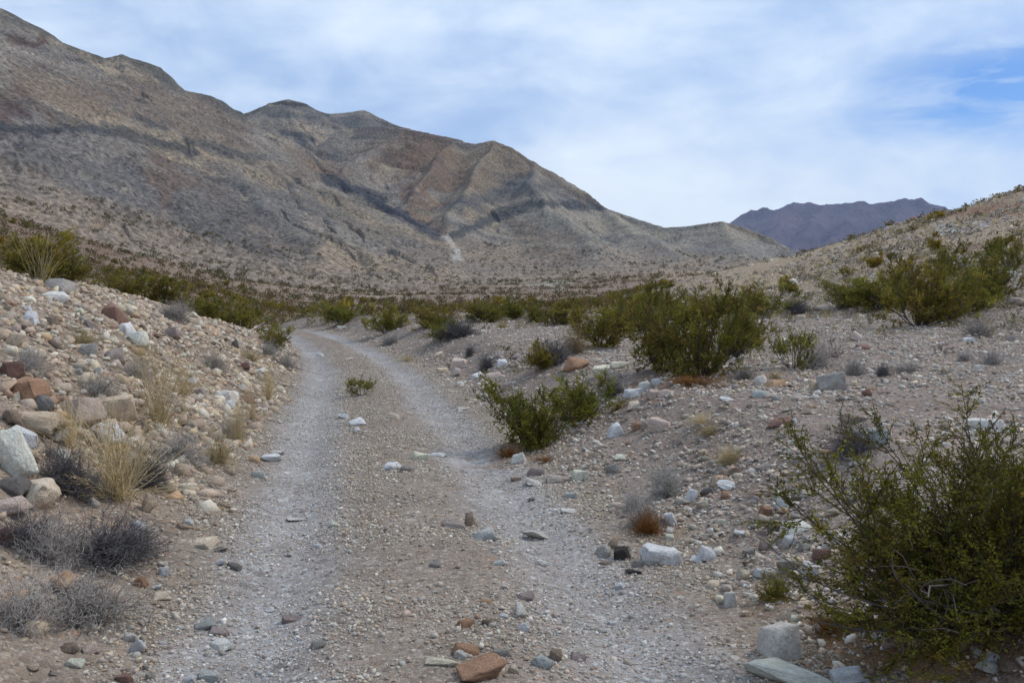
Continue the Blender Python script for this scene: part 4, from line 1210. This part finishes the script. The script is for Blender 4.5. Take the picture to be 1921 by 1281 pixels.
# a dead branch lying on the slope
def dead_branch(us, lab, r=.011, lift=.03):
    x, y = raycast([q[0] for q in us], [q[1] for q in us])
    z = ground(x, y) + lift
    P = np.stack([x, y, z], -1)
    t = np.linspace(0, len(P) - 1, 14); P = np.stack([np.interp(t, np.arange(len(P)), P[:, i]) for i in range(3)], -1)
    rg = np.random.default_rng(int(us[0][0])); P[1:-1] += rg.normal(size=(12, 3)) * .008
    V, Fc = tubes(P[None], np.linspace(.4, 1, 14)[None] * r, 5)
    o = link('dead_branch', mesh_np('dead_branch', V, Fc, mat=M_WOOD, col=np.tile(lin((150, 140, 134)), (len(V), 1)), smooth=True)); o.color = (1, 1, 1, 1)
    tag(o, lab, 'branch')
dead_branch([(1520, 838), (1565, 852), (1590, 868), (1618, 888)], 'curved bare branch lying on the slope by the dead heap')
dead_branch([(1800, 770), (1850, 790), (1921, 800)], 'thin bare branch on the ground near the right edge', .007, .12)
dead_branch([(1900, 1190), (1840, 1200), (1800, 1222)], 'grey stick lying beneath the foreground bush', .009, .03)

# ------------------------------------------------------------------ scattered stones that are things of their own
SC_ANCH = [(q[1], q[2] - q[4] * .3, p) for q, p in zip(PLANTS, [None] * len(PLANTS))]
def short(lab):
    w = lab.replace('cut off by the left edge', '').split()
    return 'the ' + ' '.join(w[:9])
A_ROCK = [(58, 930, 'the smooth cream boulder'), (42, 730, 'the glossy orange brown block'), (208, 590, 'the red brown crest boulder'), (245, 638, 'the whitish mottled rock'),
 (104, 538, 'the grey crest slab'), (212, 775, 'the pointed tan boulder'), (195, 900, 'the tall straw grass'), (402, 850, 'the dense tan bush'), (432, 800, 'the bluish grey bush'),
 (172, 720, 'the grey bank bush'), (322, 588, 'the pale pinkish grey bush'), (466, 664, 'the little tan tuft'), (285, 760, 'the golden grass clump'), (146, 632, 'the tan rubble tuft'),
 (45, 675, 'the left edge grey bush'), (370, 736, 'the mauve bank slab'), (455, 686, 'the red brown bank rock'), (512, 640, 'the yellowish trackside bush'), (536, 680, 'the bank end grey bush'),
 (674, 725, 'the shrub between the tracks'), (420, 745, 'the pale lumpy bank rock'), (1247, 1040, 'the white wedge boulder'), (1166, 1038, 'the round black rock'), (1218, 985, 'the rust coloured tuft'),
 (1252, 900, 'the silver white bush'), (1466, 1205, 'the rough pale grey boulder'), (1500, 990, 'the branch shaded white slab'), (1456, 1110, 'the tiny olive shrub'), (1370, 908, 'the white blade of rock'),
 (1466, 928, 'the pointed cream stone'), (1370, 858, 'the thin tan slope grass'), (1242, 796, 'the big pinkish slab'), (1155, 806, 'the slope white rock'), (1000, 800, 'the trackside green bush'),
 (1468, 790, 'the flat red slab'), (1566, 718, 'the dark sided boulder'), (1432, 738, 'the flat blue grey stone'), (1606, 784, 'the low brown rock'), (1612, 830, 'the dead branch heap'),
 (1318, 690, 'the tallest green bush'), (1130, 696, 'the pale angular block'), (1080, 680, 'the tilted orange brown slab'), (912, 682, 'the round dark bush'), (860, 680, 'the pinkish boulder'),
 (1860, 798, 'the long pale right edge rock'), (1658, 696, 'the small dark terrace bush'), (1710, 690, 'the low spreading terrace bush'), (1842, 620, 'the pale bush by the right group'),
 (1090, 890, 'the crumbly cream lump'), (1152, 878, 'the flat grey tile'), (60, 500, 'the pale crest stalks'), (275, 945, 'the small upright tan rock'), (170, 1030, 'the dark tangled brush'), (130, 1130, 'the low grey foreground bush')]
def scatter_rocks(n, regions, seed):
    rg = np.random.default_rng(seed)
    got = []; labels = {}
    cols = ['white', 'pale grey', 'grey', 'pinkish', 'pinkish grey', 'tan', 'red brown', 'pale tan', 'brown', 'orange brown', 'mauve', 'dark grey', 'greenish white', 'cream']
    wts = np.array([7, 12, 12, 14, 12, 10, 5, 12, 9, 4, 6, 4, 3, 6], float); wts /= wts.sum()
    taken = [(a[0], a[1], a[2]) for a in ROCKS] + [(p[1], p[2], p[3] * .8) for p in PLANTS if p[0] != 'straw2']
    tries = 0
    while len(got) < n and tries < 20000:
        tries += 1
        reg = regions[rg.integers(len(regions))]
        (u0, v0, u1, v1, w0, w1) = reg
        u, v = rg.uniform(u0, u1), rg.uniform(v0, v1)
        w = w0 * (w1 / w0) ** (rg.uniform() ** 1.6)
        if any(abs(u - a) < (w + c) * .48 and abs(v - b) < (w + c) * .34 for a, b, c in taken): continue
        taken.append((u, v, w)); got.append((u, v, w, rg.choice(len(cols), p=wts)))
    x, y = raycast([g[0] for g in got], [g[1] for g in got])
    recs = []
    for i, (u, v, w, ci) in enumerate(got):
        d = road_d(np.array([x[i]]), np.array([y[i]]))[0]
        if abs(d) < 1.25: continue
        h = w * rg.uniform(.38, .85)
        shape = 'slab' if h < w * .5 else ('block' if h > w * .7 else 'stone')
        size = 'small ' if w < 20 else ('' if w < 32 else 'large ')
        for rk in (0, 1, 2, 0):
            lab = size + cols[ci] + ' ' + shape + ' ' + near_phrase(u, v, w, A_ROCK, rk)
            if lab not in labels: break
        recs.append((i, w, h, ci, lab))
        labels[lab] = labels.get(lab, 0) + 1
    for i, w, h, ci, lab in recs:
        s = math.hypot(y[i], EYE) / F
        o = put_rock(float(x[i]), float(y[i]), w * s, h * s, CN[cols[ci]], 5000 + i * 3 + seed, tilt=.3)
        tag(o, lab, 'rock', lab.split(' of ')[0] + ' stones' if labels[lab] > 1 else None)
        HAND_XY.append((float(x[i]), float(y[i])))
scatter_rocks(104, [(0, 560, 330, 780, 14, 40), (0, 590, 250, 960, 18, 58), (120, 580, 480, 820, 14, 34), (300, 620, 530, 800, 10, 22), (1060, 1000, 1640, 1080, 14, 30),
                    (0, 545, 300, 640, 14, 34), (1060, 760, 1500, 900, 10, 26), (1130, 880, 1560, 1120, 14, 34), (820, 660, 1000, 740, 10, 26), (1380, 640, 1900, 760, 10, 26), (0, 1200, 330, 1275, 16, 40)], 3)

# ------------------------------------------------------------------ loose stones nobody could count
SPAL = lin(np.array([CN[c] for c in ('white', 'pale grey', 'pale grey', 'grey', 'grey', 'dark grey', 'blue grey', 'pinkish', 'pinkish', 'pinkish grey', 'tan', 'pale tan', 'pale tan', 'orange tan', 'red brown', 'brown', 'brown', 'mauve', 'cream')]))
SPAL = (SPAL * .52 + lin((164, 154, 145)) * .48) * np.array([1.03, 1.0, .93])
SPAL[:3] *= 1.15
def stone_mesh(name, label, x, y, size, pal_w, protos, seed, flat=(.35, .8), sink=.2, shade=1.0):
    rg = np.random.default_rng(seed)
    n = len(x)
    z = ground(x, y)
    which = rg.integers(0, len(protos), n)
    pw = np.array(pal_w, float); pw /= pw.sum()
    colr = SPAL[rg.choice(len(SPAL), n, p=pw)] * rg.uniform(.78, 1.18, (n, 1)) * shade
    VV, LL, CC, off = [], [], [], 0
    for p in range(len(protos)):
        co, fc = protos[p]; m = np.where(which == p)[0]
        if not len(m): continue
        s = size[m]; sy = s * rg.uniform(.4, .95, len(m)); sz = s * rg.uniform(flat[0], flat[1], len(m))
        a = rg.uniform(0, 2 * np.pi, len(m)); tx = rg.normal(size=len(m)) * .28; ty = rg.normal(size=len(m)) * .28
        c = co[None] * np.stack([s, sy, sz], -1)[:, None, :]
        ca, sa = np.cos(tx)[:, None], np.sin(tx)[:, None]
        c = np.stack([c[..., 0], c[..., 1] * ca - c[..., 2] * sa, c[..., 1] * sa + c[..., 2] * ca], -1)
        ca, sa = np.cos(ty)[:, None], np.sin(ty)[:, None]
        c = np.stack([c[..., 0] * ca + c[..., 2] * sa, c[..., 1], -c[..., 0] * sa + c[..., 2] * ca], -1)
        ca, sa = np.cos(a)[:, None], np.sin(a)[:, None]
        c = np.stack([c[..., 0] * ca - c[..., 1] * sa, c[..., 0] * sa + c[..., 1] * ca, c[..., 2]], -1)
        c += np.stack([x[m], y[m], z[m] + sz * (.5 - sink)], -1)[:, None, :]
        VV.append(c.reshape(-1, 3)); CC.append(np.repeat(colr[m], len(co), 0))
        LL.append((fc[None] + (np.arange(len(m)) * len(co))[:, None, None] + off).reshape(-1, 3)); off += len(m) * len(co)
    me = mesh_np(name, np.concatenate(VV), np.concatenate(LL), mat=M_STONE, col=np.concatenate(CC))
    return tag(link(name, me), label, None, None, 'stuff')
def sample(zone, cover_f, med, sig, smax, rmin, rmax, pxmin, seed, ncap, umax=1.3):
    """stones per ring so that their footprint covers cover_f of the ground in the zone"""
    rg = np.random.default_rng(seed)
    edges = np.geomspace(rmin, rmax, 26); X, Y, S = [], [], []
    th0 = math.atan(PW / 2 / F) * umax
    for a, b in zip(edges[:-1], edges[1:]):
        area = th0 * (b * b - a * a)
        pool = np.exp(rg.normal(size=4000) * sig) * med; pool = pool[pool < smax]
        marea = (pool ** 2).mean() * .6
        smin = pxmin * a / (F * 1024 / 1921)
        n = int(area * cover_f / marea)
        keep = (pool > smin).mean()
        n = int(n * keep)
        if n == 0 or keep == 0: continue
        n = min(n, ncap)
        th = rg.uniform(-th0, th0, n); r = np.sqrt(rg.uniform(a * a, b * b, n))
        s = rg.choice(pool[pool > smin], n)
        x, y = np.sin(th) * r, np.cos(th) * r
        f = zone(x, y, s); k = rg.uniform(size=n) < f
        X.append(x[k]); Y.append(y[k]); S.append(s[k])
    return np.concatenate(X), np.concatenate(Y), np.concatenate(S)
def z_bank(x, y, s):
    d = road_d(x, y); n = fbm(x * 1.3, y * 1.3, 2, 201)
    small = np.where(y < 6.2, np.clip(1.25 - s / .055, .08, 1) * .9, 1)
    return sstep((-d - 1.35 + n * .2) / .5) * np.clip(.75 + .5 * n, .15, 1) * (y < 48) * small
def z_right(x, y, s):
    d = road_d(x, y); n = fbm(x * .9, y * .9, 3, 211)
    return sstep((d - 1.3 + n * .3) / .5) * np.clip(.5 + .7 * n, .08, 1)
def z_road(x, y, s):
    d = road_d(x, y); n = fbm(x * 1.1, y * 1.1, 3, 221)
    rut = np.exp(-((np.abs(d + .04) - .86) / .34) ** 4)
    big = np.clip((s - .012) / .03, 0, 1)
    f = np.clip(.6 + .9 * n, .1, 1) * (1 - rut * (.45 + .5 * big))
    return f * (np.abs(d) < 1.6 + .3 * n)
W0 = [12, 10, 10, 8, 8, 3, 2, 9, 9, 10, 9, 11, 11, 2, 4, 6, 5, 4, 5]
WB = [9, 9, 9, 7, 6, 4, 1, 14, 14, 13, 10, 12, 12, 4, 7, 7, 7, 5, 6]
WR = [14, 14, 14, 11, 11, 4, 4, 5, 5, 8, 6, 7, 7, 1, 2, 4, 3, 3, 3]
xb, yb, sb = sample(z_bank, 1.3, .032, .82, .22, 3.0, 46, 1.3, 11, 26000)
stone_mesh('rubble', 'loose pinkish grey rubble covering the left bank', xb, yb, sb, WB, LO, 1, (.25, .75), .36, np.array([[1.1, 1.07, 1.0]]))
xr, yr, sr = sample(z_right, .62, .018, .66, .11, 2.6, 60, 1.15, 12, 30000)
stone_mesh('scree', 'scattered stones on the terrace right of the track', xr, yr, sr, W0, LO, 2, (.22, .65), .25, 1.1)
xg, yg, sg = sample(z_road, .52, .0095, .55, .05, 2.6, 40, 1.1, 13, 30000)
_d = road_d(xg, yg); _k = np.exp(-((np.abs(_d + .04) - .86) / .4) ** 4)[:, None]
ROADTINT = _k * np.array([[1.1, 1.14, 1.2]]) + (1 - _k) * np.array([[1.0, .97, .92]])
stone_mesh('gravel', 'loose gravel scattered over the track', xg, yg, sg, WR, TINY, 3, (.3, .75), .25, ROADTINT)
xh, yh, sh = sample(lambda x, y, s: np.clip(.4 + .9 * fbm(x * .08, y * .08, 3, 271), .05, 1) * (x > .18 * y), .16, .13, .6, .7, 26, 130, 1.0, 14, 14000)
stone_mesh('hillside_stones', 'pale stones strewn over the right hillside', xh, yh, sh, WB, LO, 4, (.25, .6), .25, 1.1)
print('STONES', len(xb), len(xr), len(xg))

# ------------------------------------------------------------------ bushes dotted over the slopes and the valley floor
def surf(x, y):
    z = ground(x, y); far = (np.hypot(x, y) > 195)
    if far.any(): z[far] = np.maximum(z[far], hill_z(x[far], y[far])[0])
    return z
def hill_bushes():
    rg = np.random.default_rng(41)
    X, Y = [], []
    th = rg.uniform(-R(37), R(37), 60000); r = np.sqrt(rg.uniform(24 ** 2, 600 ** 2, 60000))
    x = np.sin(th) * r; y = np.cos(th) * r
    d = road_d(x, y)
    den = np.clip(.16 + .3 * fbm(x * .02, y * .02, 3, 231), .03, .6)
    u0 = PW / 2 + F * np.tan(th)
    den = den * np.where((r < 70) & (u0 < 1150), .5, 1) * np.where(r > 350, .6, 1)
    k = (rg.uniform(size=60000) < den) & ((np.abs(d) > 2.4) | (r > 65))
    # the near ones keep clear of the open terrace
    k &= ~((u0 > 1250) & (r < 200) & (rg.uniform(size=60000) < .45))
    k &= ~((r < 34) & (u0 > 1050)) & ~((r < 34) & (u0 < 560)) & (r > 30)
    x, y, r = x[k], y[k], r[k]
    z = surf(x, y)
    ub = PW / 2 + F * x / y
    hgt = rg.uniform(.45, 1.3, len(x)) * np.where(r > 200, 1.15, 1.0) * np.where((ub > 1250) & (r < 200), .62, 1)
    u, v = project(x, y, z)
    ok = (u > -20) & (u < PW + 20) & visible(x, y, z + hgt * .8) & (z - ground(x, y, False) < 14)
    x, y, z, r, hgt, u, v = (q[ok] for q in (x, y, z, r, hgt, u, v))
    px = hgt / r * F
    order = np.argsort(-px)
    return x[order], y[order], z[order], r[order], hgt[order], u[order], v[order]
hx, hy, hzv, hr, hh_, hu, hv = hill_bushes()
print('HILL BUSHES', len(hx))
ZONES = [('on the right hillside', lambda u, v, r: u > 1250 and r < 200), ('on the valley floor beyond the track bend', lambda u, v, r: 450 < u <= 1250 and r < 200), ('on the fan beyond the left bank', lambda u, v, r: u <= 450)]
A_BUSH = [(1420, 580, 'the dense rise bush'), (1660, 560, 'the wide dark bush'), (1785, 490, 'the bush behind the right group'), (1590, 510, 'the small lone hillside bush'), (1810, 422, 'the white hillside outcrop'),
 (1900, 480, 'the right edge thin bush'), (1850, 400, 'the reddish hilltop band'), (640, 590, 'the leftmost bend bush'), (722, 600, 'the round bend bush'), (912, 585, 'the far right bend bush'), (1050, 580, 'the olive row'),
 (450, 590, 'the bright left bank end bush'), (290, 540, 'the olive pair behind the bank'), (385, 570, 'the bush behind the bank slope'), (1205, 560, 'the olive bush behind the clump'), (1480, 480, 'the foot of the pale far hill'), (100, 500, 'the brownish crest bush'), (840, 470, 'the white wash mouth'), (150, 470, 'the left edge fan')]
NI = 200
lab_count = {}
recs = []
rgh = np.random.default_rng(77)
for i in range(min(NI, len(hx))):
    tone = rgh.integers(0, 4)
    tn = ((1.0, .96, .9), (.8, .78, .72), (1.15, .95, .75), (1.35, 1.15, 1.15))[tone]
    cw = ('olive', 'dark green', 'brownish', 'pale')[tone]
    wide = rgh.uniform(.8, 1.35)
    for rk in (0, 1, 2, 3, 0):
        lab = ('wide ' if wide > 1.15 else ('upright ' if wide < .92 else 'round ')) + cw + ' bush ' + near_phrase(float(hu[i]), float(hv[i]), 10, A_BUSH, rk)
        if lab not in lab_count: break
    lab_count[lab] = lab_count.get(lab, 0) + 1
    recs.append((i, tn, wide, lab))
for i, tn, wide, lab in recs:
    s = hh_[i]
    put_bush('creosote_bush', CREO_FAR[i % 4], float(hx[i]), float(hy[i]), s * wide, s * wide, s * .95, float(rgh.uniform(0, 6.28)), lab, 'bush', ('bushes ' + lab.split(' bush ', 1)[1]) if lab_count[lab] > 1 else None, tn)
def speck_bushes(x, y, z, h, name, label, nl, pal, seed, wide=(.8, 1.3)):
    rg = np.random.default_rng(seed)
    n = len(x)
    i = np.repeat(np.arange(n), nl)
    d = norm(rg.normal(size=(len(i), 3))); d[:, 2] = np.abs(d[:, 2])
    rad = rg.uniform(.25, 1, len(i)) ** .6
    w = rg.uniform(*wide, n)
    p = np.stack([x, y, z], -1)[i] + d * rad[:, None] * (h[i] * .5)[:, None] * np.stack([w[i] * 1.2, w[i] * 1.2, np.full(len(i), 1.7)], -1)
    V, Fq = leaves(rg, p, d, h[i] * .34, .6)
    c = lin(np.array(pal))[rg.integers(0, len(pal), n)] * rg.uniform(.8, 1.2, (n, 1))
    cc = c[i] * rg.uniform(.75, 1.25, (len(i), 1))
    o = link(name, mesh_np(name, V, Fq, mat=M_LEAF, col=np.repeat(cc, 4, 0))); o.color = (1, 1, 1, 1)
    return tag(o, label, None, None, 'stuff')
q = slice(NI, None)
speck_bushes(hx[q], hy[q], hzv[q], hh_[q], 'distant_shrubs', 'small olive and brown shrubs dotted over the valley floor', 34, [(90, 84, 48), (104, 92, 56), (80, 78, 46), (112, 96, 68)], 5)
def low_brush():
    rg = np.random.default_rng(43)
    n = 34000
    th = rg.uniform(-R(36), R(36), n) ; r = np.exp(rg.uniform(math.log(14), math.log(230), n))
    x = np.sin(th) * r; y = np.cos(th) * r; d = road_d(x, y)
    f = np.clip(.35 + .8 * fbm(x * .06, y * .06, 3, 241), 0, 1) * np.where(r < 26, .12, .7)
    uq = PW / 2 + F * np.tan(th)
    k = (rg.uniform(size=n) < f) & ((np.abs(d) > 1.9) | (r > 65)) & ~((d < 0) & (r < 28))
    x, y, r = x[k], y[k], r[k]; z = ground(x, y); h = rg.uniform(.1, .32, len(x)) * np.clip(r / 40, .8, 1.5)
    ok = visible(x, y, z + h)
    x, y, z, h = x[ok], y[ok], z[ok], h[ok]
    print('LOW BRUSH', len(x))
    speck_bushes(x, y, z, h, 'dry_brush', 'low dry tan and grey tufts over the slopes', 26, [(160, 146, 112), (140, 132, 120), (172, 158, 124), (112, 104, 78), (128, 118, 108)], 6)
low_brush()
def valley_shrubs():
    rg = np.random.default_rng(47)
    n = 13000
    th = rg.uniform(-R(33), R(10), n); r = np.exp(rg.uniform(math.log(42), math.log(560), n))
    x = np.sin(th) * r; y = np.cos(th) * r; d = road_d(x, y)
    f = np.clip(.75 + .8 * fbm(x * .03, y * .03, 3, 251), .1, 1)
    k = (rg.uniform(size=n) < f) & ((np.abs(d) > 3) | (r > 70))
    x, y, r = x[k], y[k], r[k]; z = surf(x, y); h = rg.uniform(.3, .75, len(x)) * np.clip(r / 110, .75, 1.35)
    ok = visible(x, y, z + h)
    x, y, z, h = x[ok], y[ok], z[ok], h[ok]
    print('VALLEY', len(x))
    speck_bushes(x, y, z, h, 'valley_shrubs', 'rusty brown and olive scrub covering the valley floor', 22, [(112, 92, 58), (100, 82, 52), (92, 86, 48), (124, 100, 66), (108, 100, 60)], 8)
valley_shrubs()
# ------------------------------------------------------------------ the air
def haze():
    me = bpy.data.meshes.new('haze'); bm = bmesh.new()
    bmesh.ops.create_cube(bm, size=1.0); bm.to_mesh(me); bm.free()
    m = bpy.data.materials.new('haze'); m.use_nodes = True; nt = m.node_tree; nt.nodes.clear()
    out = nt.nodes.new('ShaderNodeOutputMaterial'); v = nt.nodes.new('ShaderNodeVolumePrincipled')
    v.inputs['Color'].default_value = (.66, .76, 1.0, 1); v.inputs['Density'].default_value = HAZE; v.inputs['Anisotropy'].default_value = .2
    nt.links.new(v.outputs[0], out.inputs['Volume']); me.materials.append(m)
    o = link('haze', me); o.scale = (13800, 13800, 900); o.location = (0, 0, 340)
    tag(o, 'thin blue desert air', None, None, 'stuff')
HAZE = 7e-5
haze()
